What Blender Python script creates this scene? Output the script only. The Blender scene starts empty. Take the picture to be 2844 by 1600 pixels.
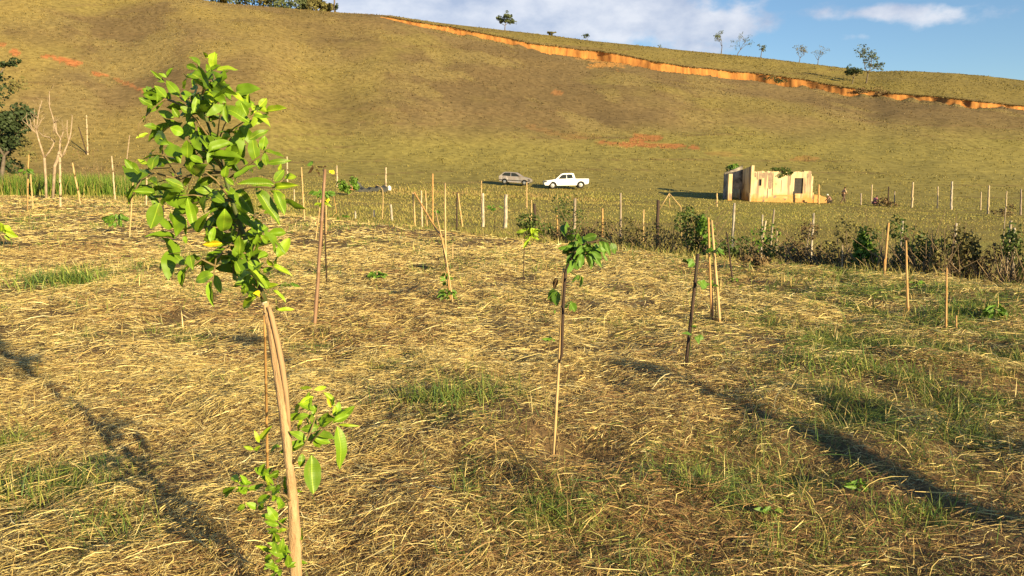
import bpy, bmesh, math, random
import numpy as np
from mathutils import Vector, Matrix, Euler

random.seed(7)
rng = np.random.default_rng(11)
scene = bpy.context.scene
C = scene.collection

# ------------------------------------------------------------------ camera
F, CX, CY = 2108.0, 1422.0, 800.0          # focal length and centre in photo pixels
PITCH = math.atan(320.0 / F)               # phone tipped slightly down
CAMZ = 1.6
cam_d = bpy.data.cameras.new('camera'); cam = bpy.data.objects.new('camera', cam_d); C.objects.link(cam)
cam_d.sensor_width = 36.0; cam_d.lens = 36.0 * F / 2844.0
cam_d.clip_start = 0.05; cam_d.clip_end = 5000
cam.location = (0, 0, CAMZ); cam.rotation_euler = (math.pi / 2 - PITCH, 0, 0)
scene.camera = cam

# ------------------------------------------------------------------ light
SUN_EL, SUN_AZ = math.radians(15.0), math.radians(40.5)     # azimuth: behind the camera, to the right
sun_dir = Vector((math.sin(SUN_AZ) * math.cos(SUN_EL), -math.cos(SUN_AZ) * math.cos(SUN_EL), math.sin(SUN_EL)))
sd = bpy.data.lights.new('sun', 'SUN'); so = bpy.data.objects.new('sun', sd); C.objects.link(so)
sd.energy = 5.0; sd.angle = math.radians(0.6); sd.color = (1.0, 0.80, 0.45)
so.rotation_euler = (-sun_dir).to_track_quat('-Z', 'Y').to_euler()
so.location = (20, -25, 15)
scene.view_settings.view_transform = 'Standard'; scene.view_settings.look = 'None'
scene.view_settings.exposure = 1.14; scene.view_settings.gamma = 1.0
scene.view_settings.use_curve_mapping = False

def ray_np(px, py):
    dx = (px - CX); du = (CY - py)
    return np.array([dx, F * math.cos(PITCH) + du * math.sin(PITCH), -F * math.sin(PITCH) + du * math.cos(PITCH)])

world = bpy.data.worlds.new('World'); scene.world = world; world.use_nodes = True
def build_world():
    nt = world.node_tree; N = nt.nodes; L = nt.links; N.clear()
    out = N.new('ShaderNodeOutputWorld'); bg = N.new('ShaderNodeBackground')
    sky = N.new('ShaderNodeTexSky'); sky.sky_type = 'NISHITA'; sky.sun_disc = False
    sky.sun_elevation = SUN_EL; sky.sun_rotation = math.pi - SUN_AZ   # measured from +Y
    sky.air_density = 1.0; sky.dust_density = 0.1; sky.ozone_density = 3.5; sky.altitude = 300
    tc = N.new('ShaderNodeTexCoord')
    mp = N.new('ShaderNodeMapping'); mp.inputs['Scale'].default_value = (1, 1, 1.7)
    mp.inputs['Rotation'].default_value = (0, math.radians(-7), 0)
    L.new(tc.outputs['Generated'], mp.inputs['Vector'])
    def noise(scale, detail, off):
        m2 = N.new('ShaderNodeMapping'); m2.inputs['Location'].default_value = off
        L.new(mp.outputs[0], m2.inputs['Vector'])
        n = N.new('ShaderNodeTexNoise'); n.inputs['Scale'].default_value = scale
        n.inputs['Detail'].default_value = detail; n.inputs['Roughness'].default_value = 0.56
        L.new(m2.outputs[0], n.inputs['Vector']); return n.outputs['Fac']
    def math_(op, a, b=None):
        m = N.new('ShaderNodeMath'); m.operation = op
        for k, v in ((0, a), (1, b)):
            if v is None: continue
            if isinstance(v, (int, float)): m.inputs[k].default_value = v
            else: L.new(v, m.inputs[k])
        return m.outputs[0]
    dens = math_('MULTIPLY', math_('SUBTRACT', noise(11.0, 9.0, (0.3, 0.1, 0.7)), 0.55), 2.3)
    # cumulus bank and the loose small clouds, as directions on the dome (x px, y px, half width, half height, weight)
    for (px, py, hw, hh, w) in ((1300, 0, 380, 80, 1.25), (1740, 20, 220, 90, 1.2), (960, 10, 130, 60, 1.1), (1520, 30, 260, 70, .8),
                                (2080, 66, 110, 32, 1.0), (2280, 36, 60, 24, 1.15), (2430, 34, 60, 18, 1.1),
                                (2590, 50, 100, 28, 1.15), (2370, 103, 45, 12, .8), (1200, -260, 700, 120, .8), (2300, -420, 900, 120, .6)):
        d = ray_np(px, py); d = d / np.linalg.norm(d)
        s = N.new('ShaderNodeVectorMath'); s.operation = 'SUBTRACT'; s.inputs[1].default_value = tuple(d)
        L.new(tc.outputs['Generated'], s.inputs[0])
        q = N.new('ShaderNodeVectorMath'); q.operation = 'MULTIPLY'
        q.inputs[1].default_value = (F / hw, F / hw * .3, F / hh); L.new(s.outputs[0], q.inputs[0])
        ln = N.new('ShaderNodeVectorMath'); ln.operation = 'DOT_PRODUCT'; L.new(q.outputs[0], ln.inputs[0]); L.new(q.outputs[0], ln.inputs[1])
        g = math_('POWER', 2.718, math_('MULTIPLY', ln.outputs['Value'], -0.75))
        dens = math_('ADD', dens, math_('MULTIPLY', g, w * .62))
    mask = N.new('ShaderNodeMapRange'); mask.interpolation_type = 'SMOOTHSTEP'
    mask.inputs['From Min'].default_value = 0.16; mask.inputs['From Max'].default_value = 0.62
    L.new(dens, mask.inputs['Value'])
    mk = math_('MULTIPLY', mask.outputs[0], 0.86)
    shade = N.new('ShaderNodeMapRange'); shade.inputs['From Min'].default_value = 0.36; shade.inputs['From Max'].default_value = 0.64
    L.new(noise(13.0, 6.0, (0.33, 0.06, 0.62)), shade.inputs['Value'])
    ccol = N.new('ShaderNodeMix'); ccol.data_type = 'RGBA'
    ccol.inputs[6].default_value = (2.9, 3.35, 4.4, 1); ccol.inputs[7].default_value = (5.3, 5.4, 5.8, 1)
    L.new(shade.outputs[0], ccol.inputs[0])
    mix = N.new('ShaderNodeMix'); mix.data_type = 'RGBA'
    L.new(mk, mix.inputs[0]); L.new(sky.outputs[0], mix.inputs[6]); L.new(ccol.outputs[2], mix.inputs[7])
    L.new(mix.outputs[2], bg.inputs['Color']); bg.inputs['Strength'].default_value = 0.074
    L.new(bg.outputs[0], out.inputs['Surface'])
build_world()

# ------------------------------------------------------------------ numpy noise and helpers
def _hash(ix, iy, seed):
    h = (ix.astype(np.int64) * 374761393 + iy.astype(np.int64) * 668265263 + seed * 974711) & 0xffffffff
    h = ((h ^ (h >> 13)) * 1274126177) & 0xffffffff
    return ((h ^ (h >> 16)) & 0xffffff) / float(0xffffff)
def vnoise(x, y, seed=0):
    x = np.asarray(x, float); y = np.asarray(y, float)
    ix = np.floor(x); iy = np.floor(y); fx = x - ix; fy = y - iy
    fx = fx * fx * (3 - 2 * fx); fy = fy * fy * (3 - 2 * fy)
    a = _hash(ix, iy, seed); b = _hash(ix + 1, iy, seed); c = _hash(ix, iy + 1, seed); d = _hash(ix + 1, iy + 1, seed)
    return (a * (1 - fx) + b * fx) * (1 - fy) + (c * (1 - fx) + d * fx) * fy
def fbm(x, y, seed=0, octs=4):
    x = np.asarray(x, float); y = np.asarray(y, float)
    s = 0; a = .5; t = 0
    for k in range(octs):
        s = s + a * vnoise(x + 17.3 * k, y - 9.1 * k, seed + k); t += a; x = x * 2.03; y = y * 2.03; a *= .5
    return s / t
def sstep(a, b, v):
    t = np.clip((v - a) / (b - a), 0, 1); return t * t * (3 - 2 * t)
def lerp(a, b, t): return a + (b - a) * t

# ------------------------------------------------------------------ terrain heights
def edge(x, y):
    """metres beyond the far edge of the mown field (negative on the field)"""
    e = .742 * x + .670 * y - 12.72
    return e + 1.1 * (fbm(x * .16, y * .16, 5, 3) - .5) + 3.2 * sstep(-18, -36, x)
def terr(x, y):
    x = np.asarray(x, float); y = np.asarray(y, float)
    r = np.hypot(x, y)
    z0 = .16 * (fbm(x * .22, y * .22, 21, 2) - .5) + (.12 * (fbm(x * .9, y * .9, 3, 3) - .5) + .10 * (fbm(x * 2.6, y * 2.6, 4, 2) - .5)) * sstep(40, 8, r)
    zp = -1.05 + .011 * (np.minimum(y, 48) - 30) - .030 * (x - 5)
    zp = np.minimum(zp, .08 + .15 * np.tanh(zp - .08)) + .35 * (fbm(x * .12, y * .12, 31, 3) - .5)
    zp = np.maximum(zp, -2.6)
    z0 = z0 - .11 * np.exp(-((x - .36) ** 2 / .07 + (y - 4.02) ** 2 / .03))     # planting hole of the central sapling
    e = edge(x, y)
    z = lerp(z0, zp, sstep(-.5, 10, e)) - .40 * np.exp(-((e - 3.0) / 2.0) ** 2) * sstep(-12, 0, x)
    return z
def terr1(x, y): return float(terr(np.array([x]), np.array([y]))[0])

# hill: sky line and eroded bank read off the photograph as elevation tangents, then stood up at their distance
SKY = np.array([(-1600, -520), (-700, -330), (-200, -165), (0, -118), (300, -50), (603, 8), (657, 12), (760, 20), (939, 35), (1082, 43), (1210, 62), (1366, 80), (1482, 93),
                (1637, 113), (1754, 124), (1900, 140), (1999, 149), (2116, 161), (2232, 175), (2349, 190), (2426, 199), (2504, 197),
                (2580, 200), (2659, 204), (2750, 212), (2844, 223), (3200, 262), (4200, 340)], float)
BANK = np.array([(1000, 40), (1075, 49), (1150, 62), (1250, 80), (1366, 100), (1482, 122), (1560, 131), (1650, 141), (1754, 159), (1844, 180), (1960, 192),
                 (2030, 200), (2080, 203), (2150, 213), (2250, 228), (2350, 245), (2420, 252), (2470, 262), (2560, 270), (2700, 282), (2844, 297), (3200, 335), (4200, 420)], float)
BANKH = np.array([(1040, 0), (1085, 4), (1250, 12), (1366, 14), (1482, 15), (1560, 18), (1640, 28), (1690, 35), (1754, 32), (1844, 23), (1960, 18), (2050, 20), (2150, 23),
                  (2250, 23), (2350, 15), (2420, 18), (2560, 18), (2844, 15), (3200, 10), (3500, 0)], float)
def px_to_ut(px, py):
    d = np.stack([px - CX, F * math.cos(PITCH) + (CY - py) * math.sin(PITCH), -F * math.sin(PITCH) + (CY - py) * math.cos(PITCH)])
    return d[0] / d[1], d[2] / d[1]
_su, _st = px_to_ut(SKY[:, 0], SKY[:, 1]); _bu, _bt = px_to_ut(BANK[:, 0], BANK[:, 1])
_hu, _ = px_to_ut(BANKH[:, 0], np.interp(BANKH[:, 0], BANK[:, 0], BANK[:, 1]))
YF = 72.0
def ridge_y(u): return 252 + 40 * u + 10 * np.sin(u * 7)
def _g(s):
    a, b, c = .42, .86, 1.22          # foot curve, straight slope, rounded crest
    k = 1 / (b - a / 2 + (c - b) / 2 * (1 - ((c - 1) / (c - b)) ** 2))
    g = np.where(s < a, s * s / (2 * a), np.where(s < b, s - a / 2, 0))
    sc = np.clip(s, b, c)
    g3 = (b - a / 2) + (sc - b) - (sc - b) ** 2 / (2 * (c - b))
    g = np.where(s >= b, g3, g) - np.maximum(s - c, 0) * .25
    return g * k
def hill_raw(u, y):
    yr = ridge_y(u); s = np.maximum((y - YF) / (yr - YF), 0)
    spur = 3.2 * np.exp(-((u + .47 - .17 * (1 - s)) / .085) ** 2) * sstep(.1, .5, s) - 2.0 * np.exp(-((u + .30 - .1 * (1 - s)) / .05) ** 2) * sstep(.15, .6, s)
    x = u * y
    und = 3.2 * (fbm(x * .022, y * .022, 61, 3) - .5) + .7 * (fbm(x * .11, y * .11, 66, 3) - .5)
    return _g(s), (und + spur) * sstep(0, .3, s)
_ug = np.linspace(-1.6, 1.5, 400)
_yy = np.linspace(YF, 330, 260)
U2, Y2 = np.meshgrid(_ug, _yy, indexing='ij')
_G, _D = hill_raw(U2, Y2)
_base = terr(U2 * YF, np.full_like(U2, YF))
_t = np.interp(_ug, _su, _st)
_Z = CAMZ + ridge_y(_ug) * _t
for _ in range(6):
    zz = _base + _Z[:, None] * _G + _D
    _Z = _Z * (1 + ((_t - ((zz - CAMZ) / Y2).max(1)) / _t) * .9)
def hill_z(u, y):
    g, d = hill_raw(u, y)
    return terr(u * YF, np.full_like(u, YF)) + np.interp(u, _ug, _Z) * g + d
def ground_z(x, y):
    """visible surface anywhere"""
    x = np.asarray(x, float); y = np.asarray(y, float)
    return np.where(y > YF, hill_z(x / np.maximum(y, 1), y), terr(x, y))
def at(px, py, Y=None):
    """point of the photograph on the ground (or at distance Y)"""
    d = ray_np(px, py); d = d / d[1]
    if Y is not None: return Vector((d[0] * Y, Y, CAMZ + d[2] * Y))
    ys = np.concatenate([np.linspace(1.2, 30, 3000), np.linspace(30.01, 320, 4000)])
    g = ground_z(d[0] * ys, ys); zz = CAMZ + d[2] * ys
    k = np.argmax(zz < g)
    if k == 0: k = len(ys) - 1
    return Vector((d[0] * ys[k], ys[k], float(g[k])))
def gpt(x, y): return Vector((x, y, float(ground_z(np.array([x]), np.array([y]))[0])))

# ------------------------------------------------------------------ materials
def new_mat(name):
    m = bpy.data.materials.new(name); m.use_nodes = True
    nt = m.node_tree; b = nt.nodes['Principled BSDF']; return m, nt, b
def mat(name, col, rough=.8, var=.25, scale=8.0, col2=None, bump=0.0, spec=.25, attr=False, trans=0.0, detail=5.0, stretch=(1, 1, 1), metallic=0.0, coord='Object', thr=(.3, .7)):
    """procedural surface: colour broken up by noise, optional per-vertex colour, bump and thin-leaf translucency"""
    m, nt, b = new_mat(name); N = nt.nodes; L = nt.links
    tc = N.new('ShaderNodeTexCoord'); mp = N.new('ShaderNodeMapping'); mp.inputs['Scale'].default_value = stretch
    L.new(tc.outputs[coord], mp.inputs['Vector'])
    no = N.new('ShaderNodeTexNoise'); no.inputs['Scale'].default_value = scale; no.inputs['Detail'].default_value = detail
    no.inputs['Roughness'].default_value = .62
    L.new(mp.outputs[0], no.inputs['Vector'])
    mr = N.new('ShaderNodeMapRange'); mr.inputs['From Min'].default_value = thr[0]; mr.inputs['From Max'].default_value = thr[1]
    L.new(no.outputs['Fac'], mr.inputs['Value'])
    if attr:
        at_ = N.new('ShaderNodeAttribute'); at_.attribute_name = 'Col'
        mv = N.new('ShaderNodeMapRange'); mv.inputs['To Min'].default_value = 1 - var; mv.inputs['To Max'].default_value = 1 + var
        L.new(mr.outputs[0], mv.inputs['Value'])
        mx = N.new('ShaderNodeVectorMath'); mx.operation = 'SCALE'
        L.new(at_.outputs['Color'], mx.inputs[0]); L.new(mv.outputs[0], mx.inputs['Scale']); colout = mx.outputs[0]
    else:
        c2 = col2 or tuple(c * (1 - var * 1.6) for c in col)
        mx = N.new('ShaderNodeMix'); mx.data_type = 'RGBA'
        mx.inputs[6].default_value = (*c2, 1); mx.inputs[7].default_value = (*col, 1)
        L.new(mr.outputs[0], mx.inputs[0]); colout = mx.outputs[2]
    L.new(colout, b.inputs['Base Color'])
    b.inputs['Roughness'].default_value = rough; b.inputs['Specular IOR Level'].default_value = spec
    b.inputs['Metallic'].default_value = metallic
    if bump:
        bp = N.new('ShaderNodeBump'); bp.inputs['Strength'].default_value = bump; bp.inputs['Distance'].default_value = .02
        L.new(no.outputs['Fac'], bp.inputs['Height']); L.new(bp.outputs[0], b.inputs['Normal'])
    if trans:
        tr = N.new('ShaderNodeBsdfTranslucent'); ms = N.new('ShaderNodeMixShader'); ms.inputs[0].default_value = trans
        L.new(colout, tr.inputs['Color']); L.new(b.outputs[0], ms.inputs[1]); L.new(tr.outputs[0], ms.inputs[2])
        L.new(ms.outputs[0], nt.nodes['Material Output'].inputs['Surface'])
    return m

# ------------------------------------------------------------------ mesh builders
def np_mesh(name, verts, faces, material, cols=None, smooth=False, parent=None, loc=None):
    """faces: (n,3) or (n,4) int array, or a list of such arrays"""
    me = bpy.data.meshes.new(name)
    if not isinstance(faces, (list, tuple)): faces = [faces]
    faces = [np.asarray(f, np.int32) for f in faces if len(f)]
    verts = np.asarray(verts, np.float32)
    me.vertices.add(len(verts)); me.vertices.foreach_set('co', verts.ravel())
    li = np.concatenate([f.ravel() for f in faces]); me.loops.add(len(li)); me.loops.foreach_set('vertex_index', li)
    sizes = np.concatenate([np.full(len(f), f.shape[1], np.int32) for f in faces])
    me.polygons.add(len(sizes)); st = np.concatenate([[0], np.cumsum(sizes)[:-1]]).astype(np.int32)
    me.polygons.foreach_set('loop_start', st)
    if smooth: me.polygons.foreach_set('use_smooth', np.ones(len(sizes), bool))
    me.update(calc_edges=True)
    if cols is not None:
        a = me.color_attributes.new('Col', 'FLOAT_COLOR', 'POINT')
        c4 = np.ones((len(verts), 4), np.float32); c4[:, :3] = cols; a.data.foreach_set('color', c4.ravel())
    me.materials.append(material)
    o = bpy.data.objects.new(name, me); C.objects.link(o)
    if parent is not None: o.parent = parent
    if loc is not None: o.location = loc
    return o

class MB:
    """collects shapes in world coordinates; build() links them as ONE mesh object"""
    def __init__(s): s.v = []; s.f = []
    def add(s, vs, fs):
        o = len(s.v); s.v += [tuple(v) for v in vs]; s.f += [tuple(i + o for i in f) for f in fs]; return s
    def tube(s, pts, rad, n=6, cap=True):
        pts = [Vector(p) for p in pts]; k = len(pts)
        if not hasattr(rad, '__len__'): rad = [rad] * k
        up = Vector((0.13, .97, .21)); vs = []
        for i, p in enumerate(pts):
            d = (pts[min(i + 1, k - 1)] - pts[max(i - 1, 0)])
            d = d.normalized() if d.length > 1e-9 else Vector((0, 0, 1))
            a = (up - d * up.dot(d)); a = a.normalized() if a.length > 1e-4 else d.orthogonal().normalized()
            b = d.cross(a); up = a
            for j in range(n):
                t = 2 * math.pi * j / n; vs.append(p + (a * math.cos(t) + b * math.sin(t)) * rad[i])
        fs = [(i * n + j, i * n + (j + 1) % n, (i + 1) * n + (j + 1) % n, (i + 1) * n + j) for i in range(k - 1) for j in range(n)]
        if cap: fs += [tuple(range(n - 1, -1, -1)), tuple((k - 1) * n + j for j in range(n))]
        return s.add(vs, fs)
    def box(s, c, size, rot=None):
        c = Vector(c); h = Vector(size) / 2
        vs = [Vector((x * h.x, y * h.y, z * h.z)) for x in (-1, 1) for y in (-1, 1) for z in (-1, 1)]
        if rot is not None: vs = [rot @ v for v in vs]
        return s.add([c + v for v in vs], [(0, 1, 3, 2), (4, 6, 7, 5), (0, 4, 5, 1), (2, 3, 7, 6), (0, 2, 6, 4), (1, 5, 7, 3)])
    def build(s, name, material, parent=None, origin=None, smooth=False, bevel=0):
        if origin is None and parent is not None: origin = parent.location
        org = Vector(origin) if origin is not None else Vector((0, 0, 0))
        me = bpy.data.meshes.new(name); me.from_pydata([tuple(Vector(v) - org) for v in s.v], [], s.f); me.update()
        if smooth: me.polygons.foreach_set('use_smooth', [True] * len(me.polygons))
        me.materials.append(material)
        o = bpy.data.objects.new(name, me); C.objects.link(o)
        if parent is not None: o.parent = parent
        else: o.location = org
        if bevel:
            md = o.modifiers.new('bevel', 'BEVEL'); md.width = bevel; md.segments = 2; md.limit_method = 'ANGLE'
        return o
def tag(o, label, cat, group=None):
    o['label'] = label; o['category'] = cat
    if group: o['group'] = group
    return o
def thing(name, loc, label, cat, group=None):
    o = bpy.data.objects.new(name, None); C.objects.link(o); o.location = loc; o.empty_display_size = .2
    return tag(o, label, cat, group)
# ------------------------------------------------------------------ the land
def mixc(a, b, t): return np.asarray(a) * (1 - t[..., None]) + np.asarray(b) * t[..., None]
def geo(a, b, n, p=2.0):
    t = np.linspace(0, 1, n); return a + (b - a) * t ** p
xs = np.concatenate([-geo(60, 1500, 14, 2.5)[::-1][:-1], -geo(14, 60, 70, 1.3)[::-1][:-1], np.linspace(-14, 14, 220), geo(14, 60, 70, 1.3)[1:], geo(60, 1500, 14, 2.5)[1:]])
ys = np.concatenate([-geo(4, 1500, 22, 2.5)[::-1][:-1], np.linspace(-4, 1, 20)[:-1], geo(1, 30, 220, 1.5)[:-1], geo(30, YF, 110, 1.15), geo(YF + 2, 1500, 16, 2)])
X, Y = np.meshgrid(xs, ys, indexing='ij')
Z = terr(X, Y)
far = sstep(70, 200, np.hypot(X, Y)) * (Y < YF)
Z = lerp(Z, -.6 + 0 * Z, far)
Z = np.where(Y > YF, np.minimum(Z, -2) - 9 * sstep(YF, YF + 14, Y), Z)
nx, ny = X.shape
idx = np.arange(nx * ny).reshape(nx, ny)
quads = np.stack([idx[:-1, :-1], idx[1:, :-1], idx[1:, 1:], idx[:-1, 1:]], -1).reshape(-1, 4)
E = edge(X, Y)
soil = mixc((.22, .150, .068), (.12, .078, .038), fbm(X * .8, Y * .8, 41, 4))
soil = mixc(soil, (.20, .125, .06), sstep(.45, .7, fbm(X * .35, Y * .35, 42, 3)))
past = mixc((.28, .228, .062), (.21, .168, .048), sstep(.35, .65, fbm(X * .25, Y * .25, 43, 4)))
past = mixc(past, (.275, .245, .056), sstep(.5, .72, fbm(X * .09, Y * .09, 44, 4)) * .8)
past = mixc(past, (.26, .18, .075), sstep(.55, .75, fbm(X * .14, Y * .14, 45, 3)) * sstep(25, 8, E) * .8)
gcol = mixc(soil, past, sstep(-.5, 2.5, E))
gcol = gcol.reshape(-1, 3)
M_ground = mat('dry_ground', (.2, .13, .06), rough=.95, var=.45, scale=22, attr=True, bump=.7, spec=.1, detail=8)
gr = np_mesh('ground', np.stack([X, Y, Z], -1).reshape(-1, 3), quads, M_ground, gcol, smooth=True); gr['kind'] = 'structure'

# hill: columns fan out over the slope, rows run uphill, crowded at the eroded bank
us = np.concatenate([np.linspace(-1.55, -.74, 40)[:-1], np.linspace(-.74, .74, 780), np.linspace(.74, 1.45, 40)[1:]])
def col_bank(u):
    t = np.interp(u, _bu, _bt); h = np.interp(u, _hu, BANKH[:, 1], left=0, right=0)
    yv = np.linspace(150, 285, 700)
    A, B = np.meshgrid(u, yv, indexing='ij')
    tt = (hill_z(A, B) - CAMZ) / B
    k = np.argmax(tt > t[:, None], 1); yb = yv[k]
    yb = np.where((k == 0) | (h <= 0.01), ridge_y(u) * .94, yb)
    return yb, h * yb / F
yb, hb = col_bank(us)
# smooth the landing between unbanked and banked columns, then fray the edge
on = hb > .02
ker = np.ones(9) / 9
yb = np.convolve(np.pad(yb, 4, 'edge'), ker, 'valid')
fr = fbm(us * 90, us * 0 + 3.3, 71, 4) - .5
yb = yb + (fr * 1.8 + (fbm(us * 25, us * 0 + 5.1, 76, 2) - .5) * 5) * np.clip(hb, 0, 1)
hb = hb * np.clip(.92 + 2.8 * (fbm(us * 42, us * 0 + 7.7, 72, 4) - .5), .12, 1.5)
gul = .45 * sstep(.64, .80, vnoise(us * 60, us * 0 + 1.3, 73)) * np.clip(hb, 0, 1)
r1 = np.linspace(0, 1, 110) ** 1.1
rows = []
for a, b, n in ((YF - .8, None, 0),): pass
lo = YF - .8 + (yb[:, None] - 15 - YF + .8) * r1[None, :]
r2 = yb[:, None] - 15 + (15 - 1.3) * np.linspace(0, 1, 14)[None, 1:]
fo = np.array([-1.05, -.85, -.6, -.38, -.2, -.06])
r3 = yb[:, None] + fo[None, :] * (1 + .5 * (fbm(us[:, None] * 200, fo[None, :] * 3, 75, 2) - .5)) + gul[:, None] * (np.array([0, .2, .5, .8, 1, .9]) * 1.1)[None, :]
r4 = yb[:, None] + .25 + (np.maximum(ridge_y(us) * 1.06 - yb, 20)[:, None] - .25) * np.linspace(0, 1, 42)[None, :] ** 1.2
r5 = r4[:, -1:] + 130 * np.linspace(0, 1, 10)[None, 1:] ** 1.5
HY = np.concatenate([lo, r2, r3, r4, r5], 1)
na, nb_ = lo.shape[1] + r2.shape[1], r3.shape[1]
HU = np.repeat(us[:, None], HY.shape[1], 1)
HZ = hill_z(HU, HY)
cut = np.zeros_like(HY)
dd = HY - yb[:, None]
cut[:, :na] = np.clip(1 + dd[:, :na] / 14, 0, 1) ** 1.6
cut[:, na:na + nb_] = np.array([1, .93, .72, .45, .2, .03])[None, :]
HZ = HZ - cut * hb[:, None]
lip = np.zeros_like(HY); lip[:, na + nb_] = .18; HZ = HZ + lip * np.clip(hb, 0, 1)[:, None]
HX = HU * HY
HZ = HZ - np.where(HY < YF + .5, .12, 0)
n0, n1 = HY.shape
hid = np.arange(n0 * n1).reshape(n0, n1)
q = np.stack([hid[:-1, :-1], hid[1:, :-1], hid[1:, 1:], hid[:-1, 1:]], -1)
isb = np.zeros(q.shape[:2], bool)
isb[:, na - 1:na + nb_] = (hb[:-1, None] > .12)
V = np.stack([HX, HY, HZ], -1)
HT = (HZ - CAMZ) / HY
# cover: dry grass, browner thin grass, greener swathes, bare orange earth (read off as places on the slope)
def hill_cover(x, y, t):
    u = x / y
    c = mixc((.200, .142, .062), (.160, .112, .050), sstep(.36, .64, fbm(x * .05, y * .035, 81, 5)))
    streak = fbm(x * .10 + y * .05, y * .06 - x * .02, 82, 5)
    c = mixc(c, (.248, .188, .070), sstep(.50, .66, streak) * .75)
    c = mixc(c, (.222, .178, .052), sstep(.56, .72, fbm(x * .028, y * .022, 83, 4)) * .7)
    c = mixc(c, (.275, .207, .064), sstep(-.10, -.42, u) * .75 * sstep(.28, .6, fbm(x * .04, y * .04, 84, 4)))
    low = sstep(.075, .030, t - .03 * (fbm(x * .05, y * .03, 85, 3) - .5)) * sstep(-.55, -.2, u)
    c = mixc(c, (.258, .218, .060), low * .85)
    gb = np.interp(u, _bu, _bt)
    c = mixc(c, (.212, .170, .046), sstep(gb, gb + .004, t) * sstep(-.19, -.14, u) * .7)
    trk = np.abs(((t * 62 + 1.2 * fbm(x * .03, y * .03, 87, 3)) % 1) - .5)          # cattle paths
    c = mixc(c, (.17, .112, .05), sstep(.07, .02, trk) * sstep(.5, .62, fbm(x * .045, y * .05, 88, 3)) * .6)
    return c
hc = hill_cover(HX, HY, HT)
def bare(c, spots, col):
    n = fbm(HX * .5, HY * .3, 91, 4)
    for (px, py, hw, hh, ang, w) in spots:
        uu, tt = px_to_ut(np.array([float(px)]), np.array([float(py)]))
        du = (HU - uu) * F / hw; dt = (HT - tt) * F / hh
        a = math.radians(ang); rr = np.hypot(((HU - uu) * F * math.cos(a) - (HT - tt) * F * math.sin(a)) / hw, ((HU - uu) * F * math.sin(a) + (HT - tt) * F * math.cos(a)) / hh)
        c = mixc(c, col, w * sstep(.05, -.05, rr - 1 - 2.0 * (n - .5)))
    return c
hc = bare(hc, ((40, 147, 16, 8, 10, .9), (0, 121, 14, 5, 10, .7), (185, 168, 55, 8, 15, .95), (280, 207, 26, 6, 18, .9), (345, 230, 60, 5, 22, .55), (400, 250, 25, 4, 22, .4)), (.40, .15, .055))
hc = bare(hc, ((1815, 404, 105, 8, 3, 1.0), (1795, 386, 46, 11, 4, 1.0), (2010, 428, 70, 5, 3, .25), (2240, 440, 40, 5, 2, .45), (1540, 370, 70, 9, 12, .2), (1620, 375, 45, 7, 12, .15), (1550, 257, 18, 5, 3, .6), (1700, 400, 60, 6, 4, .3)), (.36, .16, .056))
hc = bare(hc, ((1690, 172, 60, 16, 2, .95), (1640, 162, 40, 7, 5, .8)), (.42, .21, .06))
M_hill = mat('hill_grass', (.25, .18, .07), rough=.95, var=.38, scale=.9, attr=True, bump=0, spec=.08, detail=9)
hl = np_mesh('hill', V.reshape(-1, 3), q[~isb], M_hill, hc.reshape(-1, 3), smooth=True); hl['kind'] = 'structure'
M_bank = mat('orange_earth', (.44, .20, .055), rough=.95, var=.3, scale=.55, col2=(.22, .085, .028), bump=.4, spec=.08, detail=8, stretch=(1.6, .6, .35), thr=(.28, .6))
used = np.unique(q[isb]); remap = -np.ones(n0 * n1, int); remap[used] = np.arange(len(used))
bk = np_mesh('eroded_bank', V.reshape(-1, 3)[used], remap[q[isb]], M_bank, smooth=True); bk['kind'] = 'structure'
# ------------------------------------------------------------------ straw, grass and other ground cover (uncountable: stuff)
def ribbons(P, ang, L, W, lift, bend, arch, tilt, nseg, cols):
    """flat blades lying on the ground: P (n,3) middle, ang heading, L length, W width, lift above ground, bend sideways, arch upward"""
    n = len(P); t = np.linspace(-.5, .5, nseg + 1)
    d = np.stack([np.cos(ang), np.sin(ang)], -1); s = np.stack([-np.sin(ang), np.cos(ang)], -1)
    along = t[None, :] * L[:, None]; side = bend[:, None] * (t[None, :] ** 2 * 4 - .5) * L[:, None]
    X = P[:, 0, None] + d[:, 0, None] * along + s[:, 0, None] * side
    Y = P[:, 1, None] + d[:, 1, None] * along + s[:, 1, None] * side
    Zc = terr(X, Y) + lift[:, None] + arch[:, None] * (1 - 4 * t[None, :] ** 2) + tilt[:, None] * t[None, :] * L[:, None]
    w = W[:, None] * (1 - .55 * np.abs(t[None, :] * 2) ** 2) / 2
    roll = rng.uniform(-1.2, 1.2, n)[:, None]
    sx, sy, sz = s[:, 0, None] * np.cos(roll), s[:, 1, None] * np.cos(roll), np.sin(roll)
    A = np.stack([X + sx * w, Y + sy * w, Zc + sz * w], -1); B = np.stack([X - sx * w, Y - sy * w, Zc - sz * w], -1)
    V = np.stack([A, B], 2).reshape(-1, 3)
    b = (np.arange(n) * (nseg + 1) * 2)[:, None] + (np.arange(nseg) * 2)[None, :]
    Fq = np.stack([b, b + 1, b + 3, b + 2], -1).reshape(-1, 4)
    return V, Fq, np.repeat(cols, (nseg + 1) * 2, 0)
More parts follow.
